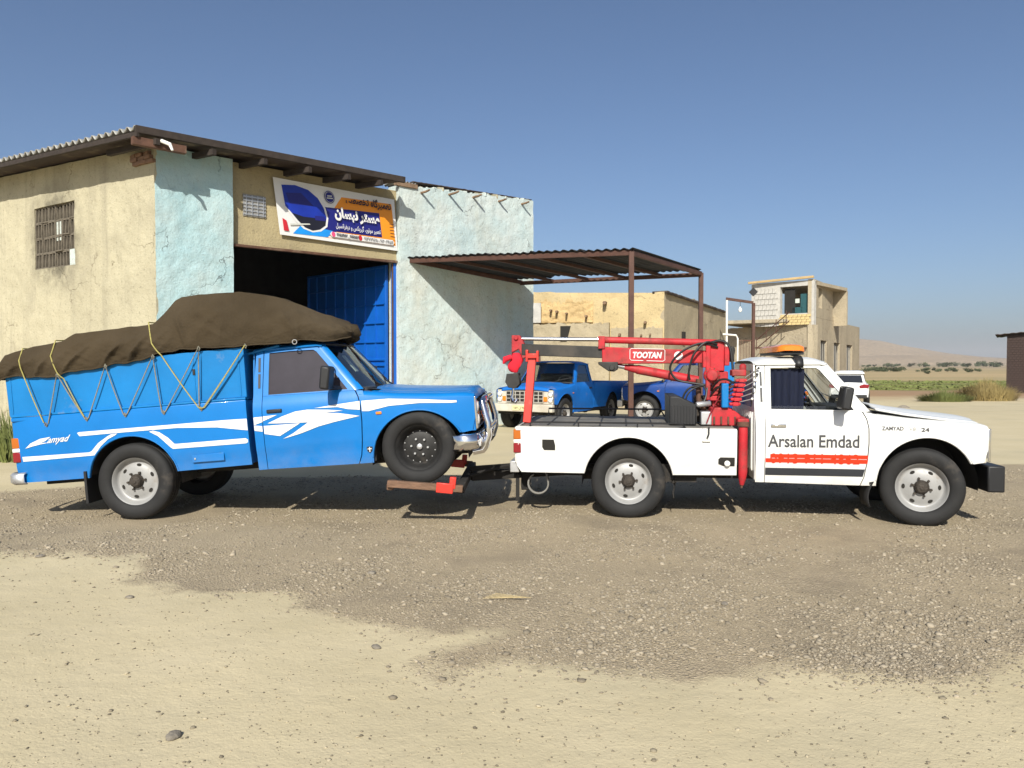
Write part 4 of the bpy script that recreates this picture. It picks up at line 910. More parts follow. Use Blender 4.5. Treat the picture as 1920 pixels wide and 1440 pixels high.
    if front == 'classic':
        for k in range(4): b = MB(); b.bx(3.438, 3.452, -.5, .5, .665+.085*k-.008, .665+.085*k+.008); b.build('grille_bar', grille_m, g)
        for k in range(9): b = MB(); b.bx(3.439, 3.449, -.5+.125*k-.01, -.5+.125*k+.01, .665, .92); b.build('grille_bar', grille_m, g)
    else:
        for k in range(7): b = MB(); b.bx(3.438, 3.452, -.5, .5, .665+.042*k-.008, .665+.042*k+.008); b.build('grille_bar', 'black_plastic', g)
    for s in (-1, 1):
        for z in (.855, .725):
            b = MB(); b.lathe([(.068, 0), (.07, .02), (.06, .026)], (3.422, s*.69, z), (1, 0, 0), 20); hb = b.build('headlight', 'chrome', T)
            b = MB(); b.lathe([(.058, .02), (.045, .034), (.02, .04), (.0001, .041)], (3.422, s*.69, z), (1, 0, 0), 20); b.build('lens', 'white_lens', hb)
        b = MB(); b.bx(3.43, 3.45, s*.56-.05, s*.56+.05, .69, .8); b.build('indicator', 'amber', T, .006)
        b = MB(); b.bx(3.425, 3.447, min(s*.765, s*.79), max(s*.765, s*.79), .64, .955); b.build('trim_strip', 'chrome', T, .006)
    # cab back wall with window, pressed ribs
    wb = [(-.77, .42), (.77, .42), (.78, 1.05), (.66, 1.58), (-.66, 1.58), (-.78, 1.05)]
    b = MB(); b.prism(wb, lambda u, v, w: (1.262+w, u, v), -.006, .008); bw = b.build('cab_back', paint, T)
    b = MB(); b.prism([(-.58, 1.14), (.58, 1.14), (.6, 1.18), (.54, 1.48), (.5, 1.51), (-.5, 1.51), (-.54, 1.48), (-.6, 1.18)], lambda u, v, w: (1.252+w, u, v), -.004, .003); b.build('rear_window', 'glass_dark', T)
    for k in range(13):
        b = MB(); y = -.66+.11*k; b.tube([(1.256, y, .5), (1.25, y, .53), (1.25, y, 1.06), (1.256, y, 1.09)], .014, 6); b.build('pressed_rib', paint, bw)
    # bed floor, ends
    w = bed_hw(zt)(0, .7)-.05
    b = MB(); b.bx(x0+.02, x1-.02, -w, w, .862, .88); b.build('bed_floor', 'deck_plate', T)
    b = MB(); b.bx(x1-.03, x1-.003, -w-.02, w+.02, zb+.02, zt); b.build('bed_front', paint, T)
    b = MB(); b.bx(x0-.012, x0+.02, -w-.0, w+.0, zb+.1, zt+.005); tg = b.build('tailgate', paint, T, .008)
    b = MB(); b.bx(x0-.02, x0-.012, -w+.15, w-.15, zb+.18, zt-.1); b.build('tailgate_panel', paint, tg, .005)
    # chassis, axles, cabin furniture
    b = MB()
    for s in (-1, 1): b.bx(x0+.05, 3.4, s*.4-.04, s*.4+.04, .38, .5)
    b.tube([(.01, -.66, rw_z), (.01, .66, rw_z)], .05, 10); b.lathe([(.0001, -.14), (.13, -.08), (.15, 0), (.13, .08), (.0001, .14)], (.01, 0, rw_z), (1, 0, 0), 16)
    b.tube([(2.85, -.62, fw_z), (2.85, .62, fw_z)], .045, 10); b.bx(2.3, 3.1, -.3, .3, .32, .6); b.tube([(.1, 0, rw_z), (1.4, 0, .42), (2.4, 0, .45)], .045, 10)
    for s in (-1, 1): b.bar((-.6, s*.5, .46), (.6, s*.5, .46), .06, .03); b.bar((2.3, s*.5, .45), (3.3, s*.5, .45), .06, .03)
    b.bx(.55, 1.2, .2, .72, .36, .56); b.tube([(-1.0, .5, .38), (.4, .55, .36), (1.5, .5, .36)], .03, 8)
    b.build('chassis', 'underbody', T)
    b = MB(); b.bx(1.28, 2.42, -.76, .76, .40, .44); b.bx(2.3, 2.42, -.74, .74, .44, 1.09); b.build('cab_floor', 'interior', T)
    b = MB(); b.bx(1.42, 1.86, -.68, .68, .62, .8); b.obox((1.38, 0, 1.05), (.07, 0, -.02), (0, .66, 0), (-.03, 0, .27)); b.build('seat', 'seat_fabric', T, .04)
    b = MB(); b.obox((2.24, 0, 1.03), (.13, 0, 0), (0, .73, 0), (.02, 0, .1)); b.build('dashboard', 'interior', T, .03)
    b = MB(); c = Vector((2.03, .36, 1.12)); u = Vector((0, 1, 0)); v = Vector((-.5, 0, .86)); b.tube([c+.19*(math.cos(2*PI*i/24)*u+math.sin(2*PI*i/24)*v) for i in range(24)], .014, 7, closed=True)
    b.bar(c-u*.18, c+u*.18, .03, .015); b.tube([c, (2.25, .36, .98)], .03, 8); b.build('steering_wheel', 'interior', T)
    return T
def decal(name, outline, m, T, off=.004, hw=HW, side=-1): return panel(name, outline, m, T, side, hw=hw, thick=0, off=off)
def side_text(body, T, x, z, m, height=None, width=None, bold=0., shear=0., hw=HW, off=.004, slope=0., name='lettering'):
    return lettering(name, body, lambda u, v, d: (u, -(hw(u, v)+off+d), v+slope*(u-x)), m, T, height=height, width=width, x0=x, y0=z, bold=bold, shear=shear)

# ---------------------------------------------------------------- blue cargo pickup, nose lifted on the tow arm
BH, BP = R(-2), R(4.6); BROOT = Vector((-3.683, 8.419, .036))
BB = (-1.165, 1.20, .45, 1.09)
blue = pickup('cargo_pickup', 'blue cargo pickup with white stripe decals and raised load box, nose lifted for towing', 'pickup truck', None, tuple(BROOT), (0, -BP, BH), 'blue_paint', BB,
              fw_z=.502, rw_z=.38, front='dark', front_wheel='dark', side_glass='tint_film')
bh = bed_hw(1.09)
# load box above the bed
for s in (-1, 1):
    b = MB(); y0, y1 = sorted((s*.80, s*.775)); P = [(-1.19, 1.115), (1.205, 1.125), (1.21, 1.615), (.3, 1.6), (-1.2, 1.535)]
    b.prism(P, lambda u, v, w: (u, w, v), y0, y1); bs = b.build('box_side', 'blue_box_paint', blue, .006)
    for x in (-1.15, .70, .745, 1.15):
        b = MB(); ya, yb = sorted((s*.8005, s*.806)); b.bx(x-.008, x+.008, ya, yb, 1.14, 1.585 if x > 0 else 1.52); b.build('box_seam', 'blue_box_paint', bs, .003)
    b = MB(); ya, yb = sorted((s*.79, s*.83)); b.bx(-1.16, 1.2, ya, yb, 1.104, 1.124); b.build('box_ledge', 'blue_box_paint', bs, .004)
b = MB(); b.bx(1.17, 1.205, -.772, .772, 1.1, 1.6); b.build('box_front', 'blue_box_paint', blue, .006)
b = MB(); b.bx(-1.2, -1.165, -.772, .772, 1.1, 1.52); b.build('box_rear', 'blue_box_paint', blue, .006)
b = MB(); b.obox((1.36, -.0, 1.575), (.17, 0, .03), (0, .7, 0), (0, 0, .012)); b.build('roof_deflector', 'blue_box_paint', blue, .006)
b = MB(); b.bx(.69, .715, -.812, -.8, 1.38, 1.44); b.build('latch', 'black_plastic', blue, .004)
# white decals
decal('stripe_decal', [(-.5, .905), (-.48, .912), (.5, .915), (1.0, .918), (1.198, .915), (1.198, .80), (.9, .852), (.5, .878), (-.1, .876), (-.48, .872)], 'decal_white', blue, hw=bh)
decal('stripe_decal', [(-1.085, .71), (-.4, .705), (-.375, .715), (-.30, .79), (-.2, .85), (-.16, .868), (-.1, .87), (-.12, .855), (-.2, .82), (-.28, .755), (-.35, .672), (-1.08, .662)], 'decal_white', blue, hw=bh)
decal('stripe_decal', [(.26, .87), (.32, .85), (.4, .79), (.46, .725), (.48, .722), (1.17, .725), (1.19, .71), (1.19, .685), (1.17, .675), (.44, .675), (.42, .69), (.35, .765), (.3, .815), (.22, .862)], 'decal_white', blue, hw=bh)
decal('stripe_decal', [(1.266, .92), (1.352, .922), (1.352, .87), (1.266, .845)], 'decal_white', blue, off=.005)
decal('stripe_decal', [(1.36, .924), (1.5, .928), (1.36, .878)], 'decal_white', blue, off=.005)
decal('stripe_decal', [(1.266, .842), (1.345, .83), (1.345, .775), (1.266, .79)], 'decal_white', blue, off=.005)
decal('stripe_decal', [(1.36, .83), (1.72, .83), (1.51, .72), (1.36, .752)], 'decal_white', blue, off=.005)
decal('stripe_decal', [(1.4, .852), (1.55, .91), (1.68, .947), (1.8, .956), (2.0, .94), (2.15, .92), (1.96, .912), (2.1, .90), (2.31, .856), (2.05, .815), (1.9, .785), (1.72, .73), (1.54, .69), (1.64, .735), (1.80, .832), (1.5, .845)], 'decal_white', blue, off=.0055)
decal('stripe_decal', [(1.87, .965), (2.1, .985), (2.318, 1.0), (2.318, .915), (2.2, .93), (2.1, .958)], 'decal_white', blue, off=.005)
decal('stripe_decal', [(2.336, 1.0), (2.6, 1.0), (2.9, .972), (3.2, .937), (3.26, .932), (3.26, .912), (3.2, .912), (2.9, .935), (2.6, .93), (2.4, .895), (2.336, .9)], 'decal_white', blue, off=.005)
# stylised name on the tail
decal('name_decal', [(-1.04, .79), (-.98, .838), (-.88, .876), (-.77, .888), (-.83, .85), (-.875, .836), (-.79, .832), (-.88, .822), (-.97, .806)], 'decal_white', blue, hw=bh)
side_text('amyad', blue, -.81, .808, 'decal_white', width=.24, height=.082, shear=.7, bold=.012, hw=bh, slope=.02)
decal('badge', [(2.345, .545), (2.375, .55), (2.405, .545), (2.4, .505), (2.375, .482), (2.35, .505)], 'decal_black', blue, off=.004)
decal('badge', [(2.371, .545), (2.379, .545), (2.379, .53), (2.395, .53), (2.395, .522), (2.379, .522), (2.379, .495), (2.371, .495), (2.371, .522), (2.355, .522), (2.355, .53), (2.371, .53)], 'decal_white', blue, off=.007)
b = MB(); b.bx(.62, .94, -.834, -.83, .525, .60); b.build('filler_flap', 'blue_paint', blue, .008)
b = MB(); b.bx(.645, .66, -.842, -.834, .55, .57); b.build('filler_lock', 'galvanised', blue, .002)
# bumpers and bull bar
b = MB(); P = []
for (x, y) in ((3.2, .83), (3.3, .842), (3.39, .83), (3.45, .74), (3.475, .5), (3.48, 0), (3.475, -.5), (3.45, -.74), (3.39, -.83), (3.3, -.842), (3.2, -.83)):
    P.append([(x-.03, y*.97, .60), (x, y, .58), (x+.012, y*1.005, .52), (x, y, .46), (x-.03, y*.97, .435)])
b.grid(P); o = b.build('front_bumper', 'chrome', blue, smooth=60); o.modifiers.new('t', 'SOLIDIFY').thickness = .012
b = MB()
for s in (-1, 1): b.tube([(3.36, s*.6, .40), (3.46, s*.6, .41), (3.49, s*.6, .45), (3.53, s*.6, .55), (3.53, s*.6, .68), (3.505, s*.59, .80), (3.485, s*.57, .88), (3.505, s*.5, .91), (3.51, s*.35, .92)], .036, 12)
b.tube([(3.51, -.36, .92), (3.52, 0, .925), (3.51, .36, .92)], .032, 12); b.tube([(3.53, -.58, .62), (3.55, 0, .62), (3.53, .58, .62)], .028, 10); b.build('bull_bar', 'chrome', blue)
b = MB(); P = []
for (x, y) in ((-1.08, .84), (-1.2, .83), (-1.27, .76), (-1.29, .4), (-1.29, -.4), (-1.27, -.76), (-1.2, -.83), (-1.08, -.84)): P.append([(x+.02, y*.98, .555), (x, y, .53), (x, y, .46), (x+.02, y*.98, .435)])
b.grid(P); o = b.build('rear_bumper', 'galvanised', blue); o.modifiers.new('t', 'SOLIDIFY').thickness = .012
b = MB(); b.tube([(-.70, -.45, .47), (-.72, -.45, .41), (-.68, -.45, .375), (-.62, -.45, .38), (-.59, -.45, .42)], .016, 8); b.build('tow_hook', 'underbody', blue)
for s in (-1, 1): b = MB(); b.bx(-.48, -.455, s*.7-.13, s*.7+.13, .2, .52); b.build('mud_flap', 'rubber', blue)
b = MB(); b.obox((2.13, -.3, 1.38), (-.06, -.02, .085), (0, .05, 0), (.004, 0, .004)); b.build('sticker', 'paper', blue)
# tarpaulin over the load
TX = [-1.24, -1.2, -1.0, -.8, -.5, -.3, -.1, .1, .3, .4, .5, .6, .8, 1., 1.2, 1.4, 1.6, 1.8, 2., 2.15, 2.25, 2.30]
TT = ([-1.24, -1.2, -.9, -.62, -.47, 0, .25, .32, .42, .55, .62, .9, 1.18, 1.4, 1.6, 2.0, 2.26, 2.30], [1.68, 1.73, 1.79, 1.82, 1.885, 1.905, 1.91, 1.92, 2.0, 2.13, 2.165, 2.17, 2.165, 2.125, 2.07, 1.885, 1.79, 1.73])
TB = ([-1.24, -1.15, -.9, -.66, -.5, -.15, .1, .3, .45, .6, .77, 1.0, 1.25, 1.5, 1.8, 2.05, 2.25, 2.30], [1.50, 1.52, 1.51, 1.49, 1.53, 1.545, 1.585, 1.60, 1.645, 1.66, 1.645, 1.65, 1.635, 1.645, 1.645, 1.63, 1.645, 1.66])
P = []; nx = 260
for i in range(nx+1):
    x = -1.24+3.54*i/nx; zt = float(np.interp(x, *TT)); zb_ = float(np.interp(x, *TB)); row = []
    hwb = float(np.interp(x, [-1.24, 1.2, 1.45, 2.05, 2.25, 2.30], [.825, .825, .76, .7, .62, .5])); hs = hwb-float(np.interp(x, [-1.24, .3, .6, 2.3], [.06, .07, .10, .12]))
    n1 = 30
    for s in (-1, 1):
        seq = []
        for j in range(n1+1):
            t = j/n1; bulge = .03*math.sin(t*PI); y = hwb+(hs-hwb)*t**2+bulge; z = zb_+(zt-zb_)*t-(.02*abs(math.sin(x*6.7+.8))+.012*nz3(x*9, 1, s))*(1-t)
            fold = .03*nz3(x*1.7+t*1.3, z*2.1, s*3.)+.03*(.5-abs(nz3(x*3.1-t*2.2, z*2.4, s)))+.018*(.5-abs(nz3(x*6.5+t*3.5, z*5, s+4)))+.004*nz3(x*16, z*12, s)
            sl = 0.     # drape folds running down from the ropes and the step of the load
            for (fx, fs, fw_, fa) in ((.36, .55, .05, .05), (.18, .75, .045, .035), (-.15, .9, .05, .03), (.55, -.25, .035, .03), (-.62, .5, .04, .03), (-.95, .4, .05, .025), (1.5, -.5, .05, .025), (2.05, -.5, .04, .03), (1.1, .25, .06, .02)):
                q_ = (x-(fx-fs*(1-t)*.5))/(fw_*.7); sl += fa*math.exp(-q_*q_)*math.sin(min(1, t*1.25+.08)*PI)
            sl += .006*sum(math.exp(-((x-sx_)/.011)**2) for sx_ in (-.86, -.1, .78, 1.14, 1.72))
            seq.append((x, s*(y+fold*(.3+.7*math.sin(t*PI))+sl), z+.01*nz3(x*7, t*3, s)))
        if s < 0: row += seq
        else: right = seq[::-1]
    for j in range(1, 10):
        q = -1+2*j/10; row.append((x, q*hs, zt+.02*(1-q*q)+.02*nz3(x*2.2, q*2, 5)))
    sk = float(smooth01((x-1.25)/.8))*.36; row = [(q[0]-sk*(q[1]+.62), q[1], q[2]) for q in row+right]
    P.append(row)
b = MB(); b.grid(P); e0 = P[0]; e1 = P[-1]; b.add(e0, [tuple(range(len(e0)))]); b.add(e1, [tuple(range(len(e1)))])
tz = empty('tarpaulin', tuple(BROOT), (0, -BP, BH), 'brown canvas tarpaulin draped over the load of the blue pickup', 'tarpaulin')
o = b.build('cover', 'tarp', tz, smooth=34); o.modifiers.new('t', 'SOLIDIFY').thickness = .006
b = MB(); b.tube([(q[0][0], q[0][1]-.002, q[0][2]) for q in P[::3]], .008, 6); b.build('hem', 'tarp', tz)
b = MB()
for i in range(9):
    a = -.60+.13*i; xx = -.36*(a+.62); b.tube([(2.2+xx, a, 1.72+.03*math.sin(i*2)), (2.27+xx, a*.95, 1.70+.02*math.sin(i*3)), (2.30+xx, a*.9+.02, 1.62+.03*math.cos(i*2))], [.06, .07, .035], 8)
b.build('bunched_end', 'tarp', tz, smooth=60)
b = MB(); b.obox((2.12, -.60, 1.69), (.13, -.015, -.02), (.0, .02, .0), (.01, 0, .04)); b.build('patch', 'shaded_blue_and_patch', tz, .02)
b = MB(); c = Vector((1.72, -.79, 1.625)); b.tube([c+.022*Vector((math.cos(2*PI*i/14), 0, math.sin(2*PI*i/14))) for i in range(14)], .005, 6, closed=True); b.build('eyelet_ring', 'galvanised', tz)
# lashing ropes
YS = -.846; top = [(-.64, 1.50), (-.15, 1.545), (.33, 1.60), (.79, 1.645), (1.25, 1.63)]; bot = [(-.8, 1.02), (-.39, 1.045), (-.0, 1.055), (.385, 1.05), (.76, 1.055)]
def rope(name, pts, m, label, r=.0058):
    T_ = empty(name, tuple(BROOT), (0, -BP, BH), label, 'rope'); pts = [Vector(p) for p in pts]; q = []
    for a, c in zip(pts[:-1], pts[1:]):
        for i in range(6): t = i/6; q.append(a.lerp(c, t)+Vector((0, -.004*math.sin(t*PI), -.008*math.sin(t*PI))))
    q.append(pts[-1]); b = MB(); b.tube(q, r, 7); b.build('strand', m, T_); return T_
zz = []
for i in range(5):
    zz.append((top[i][0], YS-.004, top[i][1]))
    if i < 4: zz += [(bot[i+1][0]-.02, YS+.006, bot[i+1][1]), (bot[i+1][0]+.02, YS+.006, bot[i+1][1])]
rz = rope('lashing_rope', [(bot[0][0]+.02, YS+.006, bot[0][1])]+zz, 'rope_grey', 'grey lashing rope zigzagging along the side of the load box')
for i, (x, z) in enumerate(bot+top):
    b = MB(); b.tube([(x, YS+.01, z-.03), (x+.012, YS, z-.01), (x, YS-.004, z+.012), (x-.012, YS, z-.01), (x, YS+.01, z-.03)], .006, 6); b.build('knot', 'rope_grey', rz)
def over(x, dz=0.): return float(np.interp(x, *TT))+dz
rope('lashing_rope', [(-1.0, .5, over(-1.)+.03), (-1.0, -.5, over(-1.)+.03), (-1.01, -.775, over(-1.)+.012), (-1.0, -.862, 1.66), (-.98, -.862, 1.55), (-.82, YS, 1.03)], 'rope_yellow', 'yellow rope over the tarpaulin nearest the tail of the blue pickup')
rope('lashing_rope', [(-.66, .5, over(-.62)+.03), (-.67, -.5, over(-.62)+.04), (-.67, -.775, over(-.62)+.015), (-.68, -.862, 1.68), (-.63, -.868, 1.52), (-.58, YS, 1.45), (-.41, YS, 1.06)], 'rope_yellow', 'yellow rope over the tarpaulin tied off beside the second hook')
rope('lashing_rope', [(.27, .5, over(.3)+.04), (.27, -.5, over(.3)+.04), (.28, -.77, over(.3)+.02), (.34, -.868, 1.72), (.42, -.862, 1.6), (.74, YS-.008, 1.06), (.80, YS-.002, 1.06), (1.25, YS-.008, 1.63)], 'rope_yellow', 'yellow rope crossing the tarpaulin at the step of the load')

# ---------------------------------------------------------------- white tow truck with loader crane
WH = math.atan2(-.4, 2.807); WROOT = Vector((1.29, 8.66, .0)); WB = (-1.15, 1.08, .455, .918)
tow = pickup('tow_truck', 'white recovery pickup with red loader crane, flat bed and orange light bar', 'tow truck', None, tuple(WROOT), (0, 0, WH), 'white_paint', WB, steer=R(-14), front='classic', side_glass='glass', hood_gap=.05, grille_m='black_plastic', open_window=True)
wh = bed_hw(.918)
side_text('Arsalan Emdad', tow, 1.375, .755, 'decal_grey', width=.86, height=.125, bold=.016, slope=.004)
side_text('0913 911 4862', tow, 1.40, .595, 'decal_red', width=.84, height=.10, off=.003, bold=.004)
decal('redaction_stripe', [(1.40, .688), (2.312, .688), (2.312, .652), (1.40, .652)], 'decal_red', tow, off=.007)
decal('redaction_stripe', [(1.356, .645), (2.318, .645), (2.31, .606), (1.356, .606)], 'decal_red', tow, off=.007)
decal('stripe_decal', [(1.356, .548), (2.295, .548), (2.278, .475), (1.356, .475)], 'decal_black', tow, off=.004)
side_text('ZAMYAD', tow, 2.44, .935, 'decal_grey', width=.2, height=.038, bold=.03); side_text('V8', tow, 2.69, .932, 'mesh_grey', width=.06, height=.036); side_text('24', tow, 2.80, .925, 'decal_grey', width=.075, height=.038, bold=.03)
decal('fuel_recess', [(-.87, .80), (-.75, .80), (-.735, .74), (-.735, .69), (-.85, .69), (-.87, .72)], 'dark_hole', tow, hw=wh)
decal('side_recess', [(.92, .645), (1.06, .645), (1.06, .555), (.95, .555), (.9, .58), (.9, .625)], 'dark_hole', tow, hw=wh)
b = MB(); b.lathe([(.028, 0), (.028, .02), (.02, .026), (.0001, .027)], (.985, -.83, .585), (0, -1, 0), 14); b.build('filler_cap', 'pole_white', tow)
b = MB(); b.bx(.74, .82, -.855, -.835, .80, .93); b.build('latch_plate', 'white_paint', tow, .005)
b = MB(); b.tube([(.8, -.87, .95), (.8, -.872, .88), (.785, -.872, .84)], .009, 6); b.build('latch_handle', 'black_plastic', tow)
b = MB(); b.bx(-1.11, 1.06, -.755, .755, .925, .94); b.build('deck', 'deck_plate', tow, .004)
for i in range(6): b = MB(); b.bx(-1.1+.27*i, -1.085+.27*i, -.74, .74, .940, .946); b.build('deck_seam', 'black_plastic', tow)
b = MB(); b.tube([(-1.0, -.79, .93), (-1.0, -.79, .965), (-.97, -.79, .975), (.50, -.79, .975), (.55, -.79, .965), (.58, -.76, .93)], .009, 6)
for x in (-.5, .1): b.tube([(x, -.79, .93), (x, -.79, .975)], .008, 6)
b.build('deck_rail', 'black_plastic', tow); b = MB(); b.tube([(-.95, .74, .93), (-.95, .74, 1.03), (.4, .74, 1.03), (.45, .7, .95)], .012, 6); b.build('deck_rail', 'black_plastic', tow)
b = MB(); P = []
b.prism([(.43, .945), (.70, .945), (.70, 1.16), (.52, 1.245), (.43, 1.245)], lambda u, v, w: (u, w, v), -.62, .3); cr = b.build('battery_box', 'black_plastic', tow, .012)
for i in range(9): b = MB(); b.bx(.701, .712, -.58+.09*i, -.53+.09*i, .97, 1.14); b.build('rib', 'black_plastic', cr, .003)
for i in range(8): b = MB(); b.bx(.45+.03*i, .462+.03*i, -.632, -.62, .96, 1.15); b.build('rib', 'black_plastic', cr, .002)
# light bar and strap
b = MB(); P = []
for (y, k) in ((-.6, .55), (-.57, .85), (-.5, 1.), (.5, 1.), (.57, .85), (.6, .55)):
    P.append([(1.65+q*.14*k, y, 1.73+h*.05*k) for q, h in ((-1, -.6), (-.95, .5), (-.6, .9), (0, 1), (.6, .9), (.95, .5), (1, -.6))])
b.grid(P); b.add(P[0], [tuple(range(7))]); b.add(P[-1], [tuple(range(7))]); lb = b.build('light_bar', 'amber', tow, smooth=50)
b = MB(); b.bx(1.53, 1.77, -.56, .56, 1.672, 1.70); b.build('bar_base', 'black_plastic', lb, .006)
b = MB(); b.bx(1.56, 1.74, -.2, .2, 1.701, 1.783); b.build('bar_core', 'mesh_grey', lb, .01)
b = MB(); b.grid([[(x, -y, z) for (y, z) in ((.45, 1.664), (.58, 1.655), (.66, 1.625), (.688, 1.585), (.682, 1.545))] for x in (1.66, 1.74)]); o = b.build('strap', 'black_plastic', lb); o.modifiers.new('t', 'SOLIDIFY').thickness = -.006
b = MB(); P = []
for i in range(15): x = 1.43+.33*i/14; P.append([(x, -.60+.015*math.sin(i*2.2)-.06*(z-1.1), z) for z in (.98, 1.1, 1.3, 1.53)])
b.grid(P); b.build('curtain', 'curtain_blue', tow, smooth=80)
# front block bumper, mud flaps, strap loop, tank
b = MB(); b.bx(3.42, 3.575, -.80, .80, .345, .60); b.build('front_bumper', 'black_plastic', tow, .015)
b = MB(); b.bx(3.36, 3.46, -.5, .5, .42, .55); b.build('bumper_bracket', 'underbody', tow)
for s in (-1, 1):
    b = MB(); b.grid([[(2.34-.03*i, s*.62, .42-.055*i+.008*i*i), (2.34-.03*i, s*.82, .42-.055*i+.008*i*i)] for i in range(1)]+[[(2.38-.05*math.sin(i*.5), s*y, .43-.05*i) for y in (.56, .82)] for i in range(6)]); o = b.build('mud_flap', 'rubber', tow); o.modifiers.new('t', 'SOLIDIFY').thickness = .012
b = MB(); P = []
for i in range(19): a = R(60-300*i/18); P.append([(-.93+.115*math.cos(a), y, .315+.115*math.sin(a)) for y in (-.66, -.58)])
P = [[(-.845, y, .47) for y in (-.66, -.58)]]+P[2:]; b.grid(P); o = b.build('strap_loop', 'strap_rubber', tow, smooth=60); o.modifiers.new('t', 'SOLIDIFY').thickness = .016
b = MB(); b.bx(.18, .7, -.7, -.45, .37, .55); b.lathe([(.04, 0), (.04, -.06), (.028, -.07), (.028, -.1), (.0001, -.1)], (.47, -.68, .455), (0, 0, 1), 12); b.tube([(.47, -.68, .36), (.48, -.68, .3), (.465, -.68, .26), (.475, -.68, .2)], .005, 5); b.build('air_tank', 'underbody', tow)
b = MB(); b.bx(-1.22, -1.12, -.74, .74, .44, .56); b.build('rear_beam', 'galvanised', tow, .008)
# crane, beside the near rail
CY = -.36
b = MB(); b.prism([(.80, .945), (1.16, .945), (1.14, 1.06), (1.04, 1.13), (.86, 1.13)], lambda u, v, w: (u, w, v), CY-.26, CY+.3); b.bx(.88, 1.04, CY-.09, CY+.09, 1.13, 1.5); b.bx(.84, 1.0, CY-.11, CY+.11, 1.5, 1.82)
b.bar((.83, CY-.12, 1.2), (.83, CY-.12, 1.78), .05, .05); b.lathe([(.085, 0), (.085, .05), (.06, .06), (.06, .09), (.025, .095), (.0001, .095)], (.87, CY-.09, 1.46), (0, -1, 0), 20); b.lathe([(.11, 1.3), (.11, 1.36)], (.96, CY, 0), (0, 0, 1), 20)
crane = b.build('crane', 'crane_red', tow, .012)
def quad_beam(p, q, h0, h1, w, name, m, bev=.01):
    b = MB(); P = [(p[0], p[1]+h0/2), (q[0], q[1]+h1/2), (q[0], q[1]-h1/2), (p[0], p[1]-h0/2)]; b.prism(P, lambda u, v, t: (u, CY+t, v), -w/2, w/2); return b.build(name, m, crane, bev)
quad_beam((-.27, 1.668), (.98, 1.65), .185, .125, .15, 'outer_boom', 'crane_red')
quad_beam((-1.14, 1.735), (-.2, 1.70), .125, .125, .11, 'inner_boom', 'crane_grease', .006)
b = MB(); b.tube([(-.28, CY, 1.838), (.94, CY, 1.80)], .036, 14); b.bx(-.31, -.24, CY-.09, CY+.09, 1.74, 1.875); b.build('extension_cylinder', 'crane_red', crane, .006)
b = MB(); b.tube([(-1.19, CY, 1.853), (-.28, CY, 1.84)], .021, 14); b.build('extension_rod', 'steel_rod', crane)
b = MB(); b.tube([(-.03, CY, 1.545), (.10, CY, 1.52), (.101, CY, 1.52), (.74, CY, 1.40)], [.03, .045, .05, .05], 14); b.build('lift_cylinder', 'crane_red', crane)
b = MB(); b.tube([(-.2, CY, 1.575), (.0, CY, 1.54)], .026, 12); b.build('lift_rod', 'steel_rod', crane)
b = MB(); b.prism([(-.31, 1.6), (-.1, 1.6), (-.1, 1.52), (-.14, 1.495), (-.2, 1.50), (-.31, 1.575)], lambda u, v, t: (u, CY+t, v), -.085, .085); b.cyl((-.165, CY-.1, 1.535), (-.165, CY+.1, 1.535), .03); b.build('knuckle', 'crane_grease', crane, .008)
b = MB(); b.bx(.98, 1.1, CY-.1, CY+.1, 1.6, 1.76); b.tube([(.98, CY+.05, 1.72), (1.12, CY+.05, 1.7)], .05, 12); b.build('boom_heel', 'crane_grease', crane, .01)
b = MB(); b.prism([(-1.25, 1.89), (-1.16, 1.89), (-1.1, 1.78), (-1.08, 1.66), (-1.13, 1.63), (-1.17, 1.74), (-1.25, 1.7)], lambda u, v, t: (u, CY+t, v), -.05, .05); b.cyl((-1.2, CY-.07, 1.86), (-1.2, CY+.07, 1.86), .025); b.build('boom_head', 'crane_red', crane, .008)
b = MB(); P = []
for i in range(11):
    t = i/10; r = [.035, .05, .06, .064, .066, .066, .064, .062, .058, .05, .03][i]
    P.append([(-1.215+(r*(1+.25*math.sin(3*a+t*5)))*math.cos(a)+.012*math.sin(t*6), CY+r*.8*math.sin(a)*(1+.2*math.cos(2*a)), 1.70-.215*t) for a in [2*PI*j/16 for j in range(17)]])
b.grid(P); b.tube([(-1.25, CY-.05, 1.655), (-1.32, CY-.06, 1.63), (-1.34, CY-.055, 1.58)], [.03, .035, .01], 7); b.build('red_rag', 'red_cloth', crane, smooth=60)
b = MB(); b.lathe([(.0001, -.07), (.07, -.07), (.078, -.03), (.05, 0), (.078, .03), (.07, .07), (.0001, .07)], (-1.235, CY, 1.40), (0, 1, 0), 18); b.prism([(-1.30, 1.47), (-1.17, 1.48), (-1.155, 1.36), (-1.2, 1.31), (-1.28, 1.32), (-1.315, 1.38)], lambda u, v, t: (u, CY+t, v), -.085, -.072); b.prism([(-1.30, 1.47), (-1.17, 1.48), (-1.155, 1.36), (-1.2, 1.31), (-1.28, 1.32), (-1.315, 1.38)], lambda u, v, t: (u, CY+t, v), .072, .085)
b.build('pulley_block', 'crane_grease', crane, .005)
b = MB(); b.tube([(-1.24, CY, 1.32), (-1.24, CY, 1.25), (-1.255, CY, 1.215), (-1.245, CY, 1.17), (-1.215, CY, 1.16), (-1.195, CY, 1.185), (-1.2, CY, 1.205)], [.012, .012, .018, .02, .018, .014, .006], 8); b.build('hook', 'steel_rod', crane)
